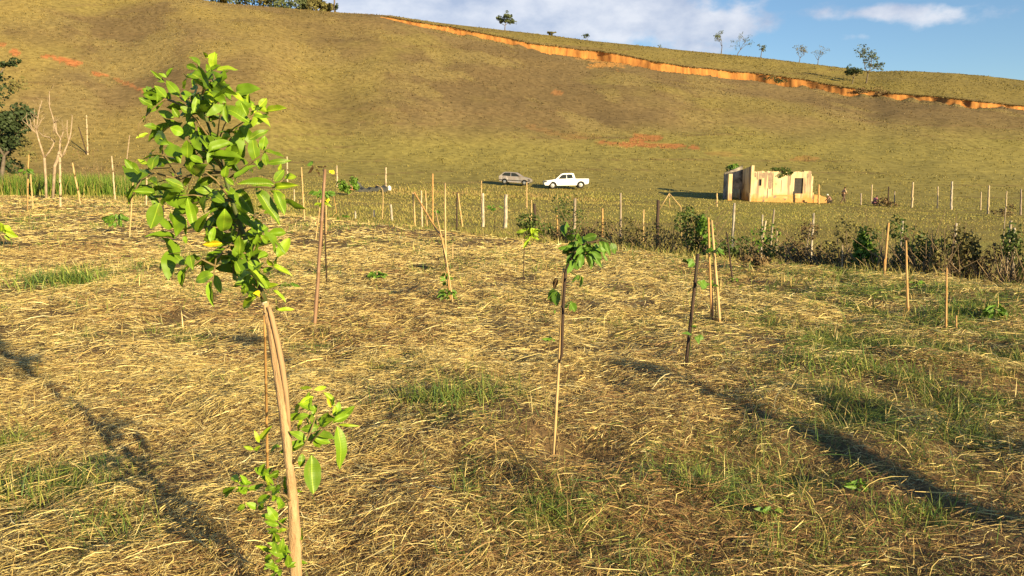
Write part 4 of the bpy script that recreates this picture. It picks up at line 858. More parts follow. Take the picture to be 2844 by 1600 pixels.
sapling(1248, 832, auto_leaves(1240, 770, 10, 24, 12, 20) + auto_leaves(1243, 812, 22, 24, 22, 20), [(1246, 800), (1242, 760)], 'bushy small green plant at the foot of the teepee canes', r=.006)
sapling(895, 690, auto_leaves(893, 535, 32, 14, 20, 22, .5) + auto_leaves(893, 560, 18, 14, 8, 16, .8, 'y') + [(905, 553, 912, 562, 9, 'Y'), (903, 550, 916, 558, 8, 'Y')], [(895, 600), (894, 540)], 'young papaya with a leafy head halfway up the brown bamboo pole', stem_mat=M_dark, r=.014, name='papaya_sapling')
sapling(899, 560, [(899, 463, 880, 462, 5, 'd'), (899, 463, 907, 462, 5, 'd'), (868, 456, 852, 458, 12), (868, 456, 862, 448, 10), (868, 458, 856, 484, 6, 'd'), (876, 472, 888, 486, 7, 'd'), (918, 474, 928, 480, 12, 'Y'), (915, 480, 922, 474, 9, 'Y')], [(898, 520), (899, 463)], 'spindly sapling reaching above the brown bamboo pole with one yellow leaf', Y=11.0, stem_mat=M_dark, r=.012)
sapling(74, 582, auto_leaves(74, 472, 14, 8, 12, 14, .7), [(75, 540), (74, 470)], 'little papaya with a round dark head before the reeds', Y=32.5, r=.02, name='papaya_sapling')
sapling(2517, 880, [(2517, 668, 2512, 655, 12, 'd'), (2517, 668, 2522, 660, 10, 'd'), (2517, 667, 2519, 652, 9, 'd')], [(2517, 760), (2517, 668)], 'dark withered seedling on the tall orange stake', r=.004)
sapling(2545, 800, auto_leaves(2545, 785, 16, 16, 14, 18), [(2545, 785)], 'small green seedling right of the tall orange stake', r=.004)
sapling(1212, 640, auto_leaves(1215, 586, 14, 5, 5, 14, .5), [(1213, 600), (1214, 586)], 'tiny seedling with one drooping leaf among the canes', Y=18, r=.006)
sapling(325, 650, auto_leaves(322, 605, 34, 22, 24, 24, .6), [(325, 630), (322, 600)], 'ragged dark green weed left below the citrus crown', r=.008, name='weed', group='broad leaved weeds')
sapling(1045, 780, auto_leaves(1045, 765, 26, 26, 34, 18, .5), [(1045, 770)], 'round green weed on the straw right of the bamboo pole', r=.006, name='weed', group='broad leaved weeds')
sapling(805, 800, auto_leaves(805, 790, 24, 14, 14, 22, .5), [(805, 790)], 'flat dark green weed just right of the citrus graft', r=.004, name='weed', group='broad leaved weeds')
sapling(2765, 890, auto_leaves(2765, 860, 34, 30, 44, 22, .5), [(2765, 860)], 'dark green leafy weed near the right edge', r=.006, name='weed', group='broad leaved weeds')
sapling(2385, 1360, auto_leaves(2385, 1340, 26, 24, 26, 20, .5), [(2385, 1345)], 'bright green weed in the lower right straw', r=.004, name='weed', group='broad leaved weeds')
sapling(2150, 1430, auto_leaves(2150, 1415, 24, 20, 20, 20, .5), [(2150, 1420)], 'small green weed left below the bright weed at lower right', r=.004, name='weed', group='broad leaved weeds')
sapling(8, 690, auto_leaves(6, 640, 22, 40, 22, 30, .7, 'y'), [(12, 650), (22, 560)], 'yellow green plant cut by the left edge of the picture', r=.01, name='weed', group='broad leaved weeds')
sapling(895, 612, auto_leaves(940, 600, 26, 8, 8, 16, .5), [(915, 605), (940, 598)], 'low trailing plant right of the papaya', r=.006, name='weed', group='broad leaved weeds')

# grass clumps that stand out
def clump(px, py, wpx, hpx, n, label, cols=None, lean=1.2):
    b = at(px, py); s = b.y / F; k = n
    x = b.x + rng.normal(0, .32, k) * wpx * s; y = b.y + rng.normal(0, .22, k) * wpx * s
    cc = (GRN if cols is None else np.array(cols))[rng.integers(0, len(GRN if cols is None else cols), k)] * rng.uniform(.9, 1.5, k)[:, None]
    V, Fq, Cc = blades(np.stack([x, y, terr(x, y) - .01], -1), rng.uniform(0, 6.28, k), hpx * s * rng.uniform(.5, 1.15, k), rng.uniform(.7, 1.3, k) * max(.005, .0016 * b.y), rng.uniform(.15, lean, k), 4, cc)
    th = thing('grass_clump', b, label, 'grass clump', 'green grass clumps')
    o = np_mesh('blades', V - np.array(b)[None, :], Fq, M_blade, Cc, parent=th); o['kind'] = 'stuff'
clump(185, 790, 190, 60, 420, 'widest dark green grass clump on the left of the field')
clump(80, 1420, 130, 150, 26, 'tall sparse green blades at the lower left edge', lean=.7)
clump(320, 1500, 190, 150, 34, 'sparse green blades crossed by the tree shadow at lower left', lean=1.0)
clump(15, 1240, 90, 70, 90, 'dark green clump cut by the left edge below the shadow')
clump(1240, 1120, 230, 80, 260, 'green grass clump left of the slim tan stake')
clump(1920, 1350, 170, 90, 170, 'green grass clump right of the foot of the central sapling')
clump(1500, 1430, 130, 70, 110, 'small green clump below the central sapling')
clump(2330, 1020, 260, 60, 260, 'broad green clump in the right middle of the field')
clump(2560, 1440, 260, 70, 220, 'green patch in the lower right corner area')
clump(2140, 1560, 120, 150, 30, 'tall grass blades at the bottom right of centre', lean=.9)
clump(560, 1540, 60, 90, 12, 'single bright blades at the bottom end of the tree shadow', lean=.6)
clump(1290, 1560, 120, 90, 40, 'thin green shoots at the bottom centre')
clump(2700, 880, 220, 50, 260, 'green clump before the brush at the right edge')
# ------------------------------------------------------------------ the roofless house
HYd = 78.0
hp = at(2083, 566, HYd); hz = min(gpt(hp.x, HYd).z, gpt(hp.x + 7, HYd).z, gpt(hp.x, HYd + 6).z)
hb0 = Vector((hp.x, HYd, hz))
house = thing('ruined_house', hb0, 'small roofless ruined house with stained cream plaster walls', 'house')
def plaster():
    m, nt, b = new_mat('stained_plaster'); N = nt.nodes; L = nt.links
    tc = N.new('ShaderNodeTexCoord')
    def noise(sc, st, det=6):
        mp = N.new('ShaderNodeMapping'); mp.inputs['Scale'].default_value = st; L.new(tc.outputs['Object'], mp.inputs['Vector'])
        n = N.new('ShaderNodeTexNoise'); n.inputs['Scale'].default_value = sc; n.inputs['Detail'].default_value = det; L.new(mp.outputs[0], n.inputs['Vector']); return n.outputs['Fac']
    def ramp(f, a, bb):
        r = N.new('ShaderNodeMapRange'); r.inputs['From Min'].default_value = a; r.inputs['From Max'].default_value = bb; L.new(f, r.inputs['Value']); return r.outputs[0]
    def mx(f, c1, c2):
        x = N.new('ShaderNodeMix'); x.data_type = 'RGBA'; L.new(f, x.inputs[0])
        for i, c in ((6, c1), (7, c2)):
            if isinstance(c, tuple): x.inputs[i].default_value = (*c, 1)
            else: L.new(c, x.inputs[i])
        return x.outputs[2]
    sep = N.new('ShaderNodeSeparateXYZ'); L.new(tc.outputs['Object'], sep.inputs[0])
    col = mx(ramp(noise(1.1, (1, 1, .6)), .35, .65), (.60, .44, .22), (.66, .54, .34))
    col = mx(ramp(noise(2.2, (1, 1, .10)), .52, .64), col, (.30, .22, .15))                       # run-off streaks
    zz = N.new('ShaderNodeMath'); zz.operation = 'SUBTRACT'; L.new(noise(1.5, (1, 1, 1)), zz.inputs[0])
    z2 = N.new('ShaderNodeMath'); z2.operation = 'MULTIPLY'; L.new(sep.outputs[2], z2.inputs[0]); z2.inputs[1].default_value = .55; L.new(z2.outputs[0], zz.inputs[1])
    col = mx(ramp(zz.outputs[0], -.10, .30), col, (.50, .27, .085))                                # splashed earth low down
    col = mx(ramp(noise(1.3, (1, 1, .7), 7), .60, .68), col, (.27, .20, .15))                     # bare patches
    L.new(col, b.inputs['Base Color']); b.inputs['Roughness'].default_value = .95; b.inputs['Specular IOR Level'].default_value = .1
    return m
M_plaster = plaster()
M_soot_shade = mat('soot_shade_plaster', (.44, .38, .31), rough=.95, var=.4, scale=.9, col2=(.07, .06, .05), detail=7, thr=(.38, .62))  # soot on the porch; on the wall inside, its dark tone stands for shade
M_earthw = mat('orange_adobe', (.60, .34, .12), rough=.95, var=.3, scale=2, col2=(.40, .20, .07))
M_opening = mat('opening_dark', (.055, .05, .047), rough=.8, var=.3, scale=6)  # flat dark tone standing in for the dark inside of the windows
def ragged(m, x0, x1, y, th, zt, holes=(), step=.28, amp=.12, axis='x', z0=-.6, top=None):
    """upright wall with a broken top edge, cut into columns round its openings; holes = (a0,a1,z0,z1)"""
    cuts = set(np.arange(x0, x1, step).tolist() + [x1])
    for a0, a1, _, _ in holes: cuts |= {a0, a1}
    cuts = sorted(cuts)
    hts = {c: (top(c) if top else zt) + random.uniform(-amp, amp * .5) for c in cuts}
    for a, b in zip(cuts[:-1], cuts[1:]):
        if b - a < 1e-4: continue
        mid = (a + b) / 2; spans = [(z0, None)]
        for a0, a1, h0, h1 in holes:
            if a0 - 1e-6 <= mid <= a1 + 1e-6: spans = [(z0, h0), (h1, None)] if h0 > z0 else [(h1, None)]
        for lo_, hi_ in spans:
            t0, t1 = (hts[a], hts[b]) if hi_ is None else (hi_, hi_)
            if axis == 'x': vs = [(a, y, lo_), (b, y, lo_), (b, y, t1), (a, y, t0), (a, y + th, lo_), (b, y + th, lo_), (b, y + th, t1), (a, y + th, t0)]
            else: vs = [(y, a, lo_), (y, b, lo_), (y, b, t1), (y, a, t0), (y + th, a, lo_), (y + th, b, lo_), (y + th, b, t1), (y + th, a, t0)]
            fs = [(0, 1, 2, 3), (7, 6, 5, 4), (3, 2, 6, 7), (4, 5, 1, 0), (1, 5, 6, 2), (0, 3, 7, 4)]
            m.add([Vector(v) + hb0 for v in vs], [tuple(reversed(f)) for f in fs] if axis == 'y' else fs)
m = MB(); ragged(m, .30, 6.1, 0, .22, 3.22, ((.78, 1.06, 1.75, 2.4), (4.42, 5.32, .95, 2.52)), amp=.09); m.build('front_wall', M_plaster, house)
m = MB(); m.box(hb0 + Vector((6.21, .12, 1.2)), (.24, .24, 3.0)); m.box(hb0 + Vector((6.4, .12, .25)), (.14, .22, 1.6)); m.build('broken_corner', M_plaster, house, bevel=.05)
m = MB(); ragged(m, .0, 6.4, 0, .28, 3.7, (), axis='y', amp=.03, top=lambda a: 3.78 - .13 * a); m.build('side_wall', M_plaster, house)
m = MB(); ragged(m, -1.88, -.002, 3.0, .25, 3.0, ((-.95, -.12, -1, 1.35),), amp=.03, top=lambda a: 3.78 + (a + .1) * .40, step=.2); m.build('porch_wall', M_soot_shade, house)
m = MB(); ragged(m, 0, .45, -2.28, .38, 2.95, (), axis='y', amp=.04); m.build('porch_pier', M_plaster, house)
m = MB(); ragged(m, .45, 3.2, -1.92, .02, 2.9, (), axis='y', amp=.02); m.build('porch_partition', M_soot_shade, house)
m = MB(); m.box(hb0 + Vector((-1.45, 2.93, .1)), (.84, .12, 1.7)); m.build('earth_splash', M_earthw, house, bevel=.05)
m = MB(); ragged(m, -.3, 6.2, 6.42, .28, 2.85, (), amp=.08); m.build('rear_wall', M_plaster, house)
m = MB(); ragged(m, .25, 6.4, 6.02, .22, 2.9, (), axis='y', amp=.15); m.build('far_wall', M_plaster, house)
m = MB(); m.box(hb0 + Vector((3.0, 3.4, 1.2)), (5.6, .2, 3.0)); m.build('added_inner_wall', M_soot_shade, house)  # added wall, coloured dark so the inside reads as shaded
m = MB(); m.box(hb0 + Vector((4.87, .15, 1.735)), (.9, .05, 1.56)); m.build('dark_opening_board', M_opening, house)  # dark board put in for the shade of the opening
m = MB(); m.box(hb0 + Vector((.92, .15, 2.07)), (.27, .05, .64)); m.build('small_dark_opening_board', M_opening, house)  # same dark stand-in for the small opening
m = MB(); m.tube([hb0 + Vector((-.12, -.3, -.4)), hb0 + Vector((-.12, -.3, 1.0))], .1, 8); m.build('door_post', M_pale, house)
m = MB(); ragged(m, 6.55, 8.0, .1, .25, .75, (), amp=.14, top=lambda a: .95 - .33 * (a - 6.55)); m.build('low_broken_wall', M_earthw, house)
M_bare = mat('bare_render', (.36, .26, .18), rough=.95, var=.4, scale=5, col2=(.20, .14, .10), detail=8)
M_crack = mat('damp_streak', (.24, .17, .12), rough=.95, var=.4, scale=6, col2=(.13, .09, .07), detail=8)
def patch(name, x0, z0, w, h, mt, d=.012):
    # scab of missing or stained render, uneven outline, a finger thick
    n = 16; pts = []
    for k in range(n):
        a = 2 * math.pi * k / n; ca, sa = math.cos(a), math.sin(a); q = max(abs(ca), abs(sa)) ** .6; rr = random.uniform(.82, 1.1)
        pts.append((x0 + w / 2 * ca / q * rr, z0 + h / 2 * sa / q * random.uniform(.92, 1.06)))
    mm = MB(); mm.add([hb0 + Vector((x, -d, z)) for x, z in pts] + [hb0 + Vector((x, .02, z)) for x, z in pts], [tuple(range(n))] + [(k, n + k, n + (k + 1) % n, (k + 1) % n) for k in range(n)]); mm.build(name, mt, house)
for x0, z0, w, h, mt in ((1.95, 2.25, .42, 1.75, M_bare), (1.72, .75, .10, 1.6, M_crack), (2.22, 1.9, .08, 2.4, M_crack), (.62, 2.75, .10, .8, M_crack), (1.25, 2.8, .30, .55, M_bare), (3.1, 1.7, .07, 1.3, M_crack), (3.35, .35, .6, .22, M_crack), (5.55, 1.45, .12, 1.0, M_bare), (5.75, 2.75, .22, .5, M_bare), (1.35, .22, .22, .3, M_crack), (4.0, 2.3, .06, 1.1, M_crack), (.42, 2.85, .18, .5, M_bare), (3.6, .75, 2.2, .16, M_earthw), (2.0, .25, 3.0, .5, M_earthw), (5.0, .22, 1.9, .55, M_earthw)):
    patch('wall_stain', x0, z0, w, h, mt, .010 + .004 * random.random())
def leafcloud(m_or_none, ctr, rad, n, size, seed=None, squash=1.0, shell=.55, lumps=6, hang=0.0):
    """leaf quads gathered in uneven lumps; returns verts, faces"""
    r = np.random.default_rng(seed if seed is not None else random.randrange(1 << 30))
    lc = r.normal(0, .48, (lumps, 3)); lr = r.uniform(.35, .62, lumps)
    k = r.integers(0, lumps, n); d = r.normal(0, 1, (n, 3)); d /= np.linalg.norm(d, axis=1)[:, None]
    p = lc[k] + d * (lr[k] * (shell + (1 - shell) * r.random(n) ** .5))[:, None]
    p *= np.array(rad)[None, :] * np.array([1, 1, squash])[None, :]
    p += np.array(ctr)[None, :]
    nn = d + r.normal(0, .7, (n, 3)); nn[:, 2] += .3; nn /= np.linalg.norm(nn, axis=1)[:, None]
    a = np.cross(nn, r.normal(0, 1, (n, 3))); a /= np.linalg.norm(a, axis=1)[:, None]; b = np.cross(nn, a)
    s = size * r.uniform(.5, 1.3, n)[:, None]
    a = a * s * .5; b = b * s
    V = np.stack([p - b * .5, p + a * .9, p + b * .6, p - a * .9], 1).reshape(-1, 3)
    Fq = np.arange(n * 4).reshape(n, 4)
    return V, Fq, lc, lr
M_leafA = mat('bush_leaf', (.12, .17, .035), rough=.6, var=.3, scale=3, col2=(.055, .085, .02), trans=.25, spec=.3)
M_leafG = mat('bright_bush_leaf', (.17, .30, .035), rough=.6, var=.3, scale=3, col2=(.09, .17, .02), trans=.25, spec=.3)
M_leafO = mat('olive_leaf', (.23, .21, .07), rough=.7, var=.3, scale=2, col2=(.13, .11, .04), trans=.2, spec=.2)
M_leafD = mat('dark_tree_leaf', (.075, .105, .04), rough=.6, var=.3, scale=1.2, col2=(.035, .055, .02), trans=.2, spec=.25)
M_leafB = mat('brown_brush_leaf', (.25, .175, .085), rough=.85, var=.4, scale=3, col2=(.13, .085, .04), trans=.1, spec=.1)
M_leafT = mat('ridge_tree_leaf', (.16, .19, .085), rough=.7, var=.3, scale=.6, col2=(.09, .11, .05), trans=.2, spec=.2)
M_twigd = mat('dry_brush_twig', (.31, .22, .12), rough=.9, var=.4, scale=6, col2=(.14, .095, .055))
M_bone = mat('bleached_wood', (.46, .35, .235), rough=.85, var=.3, scale=5, col2=(.24, .17, .11))
M_treebark = mat('grey_tree_bark', (.20, .16, .12), rough=.9, var=.4, scale=2, col2=(.09, .07, .05))
c0 = at(2045, 468, 86); cb = thing('climbing_bush', gpt(c0.x, 86), 'round dark green bush behind the sooty side wall of the house', 'bush')
V, Fq, _, _ = leafcloud(None, c0 + Vector((0, 0, -.1)), (1.0, .9, .75), 700, .22, 5); np_mesh('foliage', V - np.array(cb.location), Fq, M_leafG, parent=cb)
m = MB(); m.tube([cb.location, cb.location.lerp(c0, .6) + Vector((.15, 0, 0)), c0], [.12, .09, .05], 7); m.build('trunk', M_treebark, cb, smooth=True)
vn = thing('wall_vine', hb0 + Vector((3.3, -.1, 3.2)), 'dark creeper hanging over the top of the front wall of the house', 'vine')
V1, F1, _, _ = leafcloud(None, hb0 + Vector((3.5, -.08, 3.05)), (.7, .10, .42), 260, .17, 8)
V2, F2, _, _ = leafcloud(None, hb0 + Vector((2.8, .15, 3.32)), (1.0, .25, .22), 220, .18, 9)
np_mesh('foliage', np.concatenate([V1, V2]) - np.array(vn.location), np.concatenate([F1, F2 + len(V1)]), M_leafA, parent=vn)

# ------------------------------------------------------------------ vehicles
def paint(name, col, rough=.3, metallic=0.0):
    m = mat(name, col, rough=rough, var=.06, scale=3, spec=.5, metallic=metallic); b = m.node_tree.nodes['Principled BSDF']; b.inputs['Coat Weight'].default_value = .4; return m
M_glass = mat('dark_car_glass', (.02, .025, .03), rough=.08, var=.1, scale=2, spec=.6)
M_tyre = mat('tyre_rubber', (.03, .028, .026), rough=.9, var=.2, scale=10)
M_rim = mat('wheel_rim', (.55, .53, .50), rough=.35, var=.1, scale=4, metallic=.7)
M_black = mat('black_trim', (.02, .02, .02), rough=.6, var=.2, scale=5)
def loft(m, secs):
    """secs: list of (x, [(y,z)...]) closed outlines of equal length; lofted along x with end caps"""
    n = len(secs[0][1]); vs = [(x, y, z) for x, o in secs for y, z in o]
    fs = [(i * n + j, i * n + (j + 1) % n, (i + 1) * n + (j + 1) % n, (i + 1) * n + j) for i in range(len(secs) - 1) for j in range(n)]
    fs += [tuple(range(n - 1, -1, -1)), tuple((len(secs) - 1) * n + j for j in range(n))]
    m.add(vs, fs)
def sec(hw, zb, zt, r=.12, tw=None):
    tw = hw if tw is None else tw
    return [(-hw + .06, zb), (hw - .06, zb), (hw, zb + .12), (hw, lerp(zb, zt, .6)), (tw, zt - r), (tw - r, zt), (-tw + r, zt), (-tw, zt - r), (-hw, lerp(zb, zt, .6)), (-hw, zb + .12)]
class VB(MB):
    def place(s, M): s.v = [tuple(M @ Vector(v)) for v in s.v]; return s
def wheel(th, M, x, y, R, w=.22):
    o = VB(); n = 24; prof = [(-w / 2, R * .62), (-w / 2, R * .95), (-w / 2 + .03, R), (w / 2 - .03, R), (w / 2, R * .95), (w / 2, R * .62)]
    vs = [(x + r * math.cos(2 * math.pi * j / n), y + a, R + r * math.sin(2 * math.pi * j / n)) for a, r in prof for j in range(n)]
    fs = [(i * n + j, i * n + (j + 1) % n, (i + 1) * n + (j + 1) % n, (i + 1) * n + j) for i in range(len(prof) - 1) for j in range(n)]
    o.add(vs, fs); t = o.place(M).build('wheel', M_tyre, th, smooth=True)
    r = VB(); vs = [(x, y - w / 2 + .02, R)] + [(x + R * .62 * math.cos(2 * math.pi * j / 16), y - w / 2 + .04, R + R * .62 * math.sin(2 * math.pi * j / 16)) for j in range(16)]
    r.add(vs, [(0, 1 + (j + 1) % 16, 1 + j) for j in range(16)])
    ob = r.place(M).build('rim', M_rim, th, smooth=False); ob.parent = t
def panel(th, M, name, pts, y, material, thick=.02):
    o = VB(); n = len(pts); s = 1 if y > 0 else -1
    vs = [(x, y, z) for x, z in pts] + [(x, y - s * thick, z) for x, z in pts]
    o.add(vs, [tuple(range(n)), tuple(range(2 * n - 1, n - 1, -1))] + [(i, (i + 1) % n, n + (i + 1) % n, n + i) for i in range(n)])
    return o.place(M).build(name, material, th)
def car_matrix(loc, yaw, pitch=0, roll=0): return Matrix.Translation(loc) @ Euler((roll, pitch, yaw)).to_matrix().to_4x4()
def side_body(prof, arches, zb, hw, sill=.0):
    """flank-true body: outline in x-z with round wheel arches, thickness 2*hw, flanks tucked in above the belt by prof third value"""
    top = prof; bot = []
    for (cx_, R) in arches:
        for k in range(0, 11):
            a = math.pi * k / 10; bot.append((cx_ - R * math.cos(a), max(zb, .32 + R * math.sin(a) * 1.0 - .02) if 0 < k < 10 else zb))
    return top, bot
def build_body(th, M, name, top, bot, hw, material, tuck=None):
    o = VB(); pts = [(x, z) for x, z in top] + [(x, z) for x, z in reversed(bot)]
    bm_ = bmesh.new()
    def y_of(z): return hw if tuck is None else hw - tuck * max(0, z - .95)
    L_ = [bm_.verts.new((x, -y_of(z), z)) for x, z in pts]; R_ = [bm_.verts.new((x, y_of(z), z)) for x, z in pts]; n = len(pts)
    f1 = bm_.faces.new(L_); f2 = bm_.faces.new(list(reversed(R_)))
    for i in range(n): bm_.faces.new((L_[(i + 1) % n], L_[i], R_[i], R_[(i + 1) % n]))
    bmesh.ops.triangulate(bm_, faces=[f1, f2]); bmesh.ops.recalc_face_normals(bm_, faces=bm_.faces)
    bm_.verts.ensure_lookup_table()
    o.add([v.co.copy() for v in bm_.verts], [tuple(v.index for v in f.verts) for f in (bm_.verts.index_update() or bm_.faces)]); bm_.free()
    return o.place(M).build(name, material, th, bevel=.035)
# white double cab pickup, nose to the left
P0 = at(1569, 516, 92.0); P0 = gpt(P0.x, 90.5) + Vector((0, 0, .10))
truck = thing('pickup_truck', P0, 'white double cab pickup parked in the pasture, facing left', 'truck')
MT = car_matrix(P0, math.radians(4), math.radians(-1.0))
M_wp = paint('white_car_paint', (.86, .86, .85))
top = [(-2.62, .55), (-2.64, .80), (-2.52, .93), (-1.55, 1.06), (-1.30, 1.10), (-.62, 1.68), (-.35, 1.77), (.62, 1.78), (.86, 1.72), (1.02, 1.15), (1.06, 1.12), (2.58, 1.10), (2.62, 1.05), (2.60, .62), (2.50, .48)]
bot = [(-2.55, .42)] + [(-1.66 - .48 * math.cos(math.pi * k / 10), .40 + .44 * math.sin(math.pi * k / 10)) for k in range(11)] + [(-1.1, .36), (1.15, .36)] + [(1.66 - .47 * math.cos(math.pi * k / 10), .40 + .43 * math.sin(math.pi * k / 10)) for k in range(11)] + [(2.2, .46)]
build_body(truck, MT, 'body', top, bot, .90, M_wp, tuck=.24)
for s in (-1, 1):
    yg = s * (.90 - .24 * .48 + .004)
    panel(truck, MT, 'front_window', [(-.98, 1.16), (-.50, 1.60), (-.05, 1.64), (-.05, 1.16)], s * .885, M_glass)
    panel(truck, MT, 'rear_window', [(.10, 1.16), (.10, 1.64), (.62, 1.62), (.74, 1.20)], s * .885, M_glass)
    panel(truck, MT, 'headlight', [(-2.66, .74), (-2.64, .90), (-2.30, .92), (-2.36, .76)], s * .912, M_black)
    panel(truck, MT, 'door_handle', [(-.16, 1.02), (-.16, 1.06), (.0, 1.06), (.0, 1.02)], s * .915, M_black)
    panel(truck, MT, 'arch_lining', [(1.66 - .47 * math.cos(math.pi * k / 8), .40 + .43 * math.sin(math.pi * k / 8)) for k in range(9)], s * .80, M_black)
    panel(truck, MT, 'arch_lining', [(-1.66 - .47 * math.cos(math.pi * k / 8), .40 + .43 * math.sin(math.pi * k / 8)) for k in range(9)], s * .80, M_black)
o = VB(); o.add([(-1.28, -.72, 1.12), (-1.28, .72, 1.12), (-.66, .66, 1.665), (-.66, -.66, 1.665), (-1.31, -.72, 1.135), (-1.31, .72, 1.135), (-.69, .66, 1.69), (-.69, -.66, 1.69)], [(0, 1, 2, 3), (7, 6, 5, 4), (0, 4, 5, 1), (1, 5, 6, 2), (2, 6, 7, 3), (3, 7, 4, 0)]); o.place(MT).build('windscreen', M_glass, truck)
o = VB(); o.box((1.84, 0, 1.115), (1.42, 1.5, .03)); o.place(MT).build('bed_cover', M_black, truck)
for x in (-1.66, 1.66):
    for y in (-.79, .79): wheel(truck, MT, x, y, .38)
# silver hatchback, nose to the right
P1 = at(1432, 508, 93.0); P1 = gpt(P1.x, 92.5) + Vector((0, 0, .12))
car = thing('hatchback_car', P1, 'old silver grey hatchback parked left of the white pickup', 'car')
MC = car_matrix(P1, math.radians(-12), math.radians(3.5))
M_sp = mat('dull_silver_paint', (.36, .34, .32), rough=.35, var=.15, scale=1.6, col2=(.33, .25, .20), metallic=.25, spec=.5)
top = [(-1.92, .50), (-1.95, .92), (-1.80, 1.02), (-1.35, 1.42), (-1.1, 1.46), (.05, 1.44), (.75, 1.02), (1.55, .86), (1.86, .72), (1.90, .48)]
bot = [(-1.85, .34)] + [(-1.22 - .38 * math.cos(math.pi * k / 10), .32 + .34 * math.sin(math.pi * k / 10)) for k in range(11)] + [(-.7, .26), (.75, .26)] + [(1.20 - .38 * math.cos(math.pi * k / 10), .32 + .34 * math.sin(math.pi * k / 10)) for k in range(11)] + [(1.75, .30)]
build_body(car, MC, 'body', top, bot, .80, M_sp, tuck=.26)
for s in (-1, 1):
    panel(car, MC, 'rear_window', [(-1.62, 1.02), (-1.22, 1.37), (-.55, 1.39), (-.55, 1.00)], s * .775, M_glass)
    panel(car, MC, 'front_window', [(-.40, 1.00), (-.40, 1.39), (.05, 1.37), (.62, 1.02)], s * .775, M_glass)
    panel(car, MC, 'headlight', [(1.62, .62), (1.60, .76), (1.90, .68), (1.90, .58)], s * .81, M_black)
    panel(car, MC, 'bumper_strip', [(-1.9, .46), (-1.9, .54), (1.86, .54), (1.86, .46)], s * .81, M_black)
    for cx_ in (-1.22, 1.20): panel(car, MC, 'arch_lining', [(cx_ - .38 * math.cos(math.pi * k / 8), .32 + .34 * math.sin(math.pi * k / 8)) for k in range(9)], s * .72, M_black)
o = VB(); o.add([(-1.87, -.6, 1.0), (-1.87, .6, 1.0), (-1.40, .58, 1.41), (-1.40, -.58, 1.41), (-1.84, -.6, .97), (-1.84, .6, .97), (-1.37, .58, 1.38), (-1.37, -.58, 1.38)], [(0, 3, 2, 1), (4, 5, 6, 7), (0, 1, 5, 4), (1, 2, 6, 5), (2, 3, 7, 6), (3, 0, 4, 7)]); o.place(MC).build('tailgate_glass', M_glass, car)
for x in (-1.22, 1.20):
    for y in (-.70, .70): wheel(car, MC, x, y, .30, .18)

# ------------------------------------------------------------------ sheets and drum by the crest
q0 = gpt(at(990, 512, 80).x, 80)
sh = MB(); n = 26
gv = [[q0 + Vector(((i / n - .5) * 2.0, (j / 10 - .5) * 1.4, .95 * math.exp(-((i / n - .5) / .32) ** 2 - ((j / 10 - .5) / .4) ** 2) * (1 + .25 * math.sin(i * 1.3) * math.cos(j * 1.7)) - .05)) for j in range(11)] for i in range(n + 1)]
sh.add([v for r in gv for v in r], [(i * 11 + j, (i + 1) * 11 + j, (i + 1) * 11 + j + 1, i * 11 + j + 1) for i in range(n) for j in range(10)])
M_sheet = mat('black_plastic_sheet', (.045, .05, .05), rough=.8, var=.4, scale=3, col2=(.10, .095, .08), spec=.2)
tag(sh.build('sheet_heap', M_sheet, None, origin=q0), 'crumpled dark plastic sheet heap on the pasture crest', 'sheet')
m = MB(); m.box(q0 + Vector((-.35, -.85, .22)), (.52, .35, .42)); tag(m.build('red_crate', mat('faded_red_plastic', (.62, .16, .09), rough=.6, var=.3, scale=6, col2=(.75, .40, .30)), None, origin=q0 + Vector((-.35, -.85, 0)), bevel=.04), 'faded red crate before the dark sheet heap', 'crate')
q1 = gpt(at(1035, 520, 76).x, 76)
m = MB(); n = 30
gv = [[q1 + Vector(((i / n - .5) * 3.2, (j / 4 - .5) * .9, .30 + .10 * math.sin(i * .9 + j) + .22 * math.exp(-((i / n - .75) / .2) ** 2) + .12 * j / 4)) for j in range(5)] for i in range(n + 1)]
vs = [v for r in gv for v in r]; nv = len(vs); fs = [(i * 5 + j, (i + 1) * 5 + j, (i + 1) * 5 + j + 1, i * 5 + j + 1) for i in range(n) for j in range(4)]
vs2 = [v - Vector((0, 0, .35)) for v in vs]
m.add(vs + vs2, fs + [tuple(reversed([a + nv for a in f])) for f in fs] + [(i * 5, i * 5 + nv, (i + 1) * 5 + nv, (i + 1) * 5) for i in range(n)])
tag(m.build('ground_sheet', M_sheet, None, origin=q1), 'long black sheet lying left of the hooked cane', 'sheet')
q2 = gpt(at(1081, 522, 80).x, 80)
m = MB(); prof = [(0, .17), (.03, .20), (.2, .205), (.38, .2), (.44, .15), (.47, .07), (.53, .07)]
m.tube([q2 + Vector((0, 0, z)) for z, r in prof], [r for z, r in prof], 16); tag(m.build('white_drum', mat('white_plastic', (.85, .84, .80), rough=.5, var=.1), None, origin=q2, smooth=True), 'white plastic drum right of a far stake', 'drum')

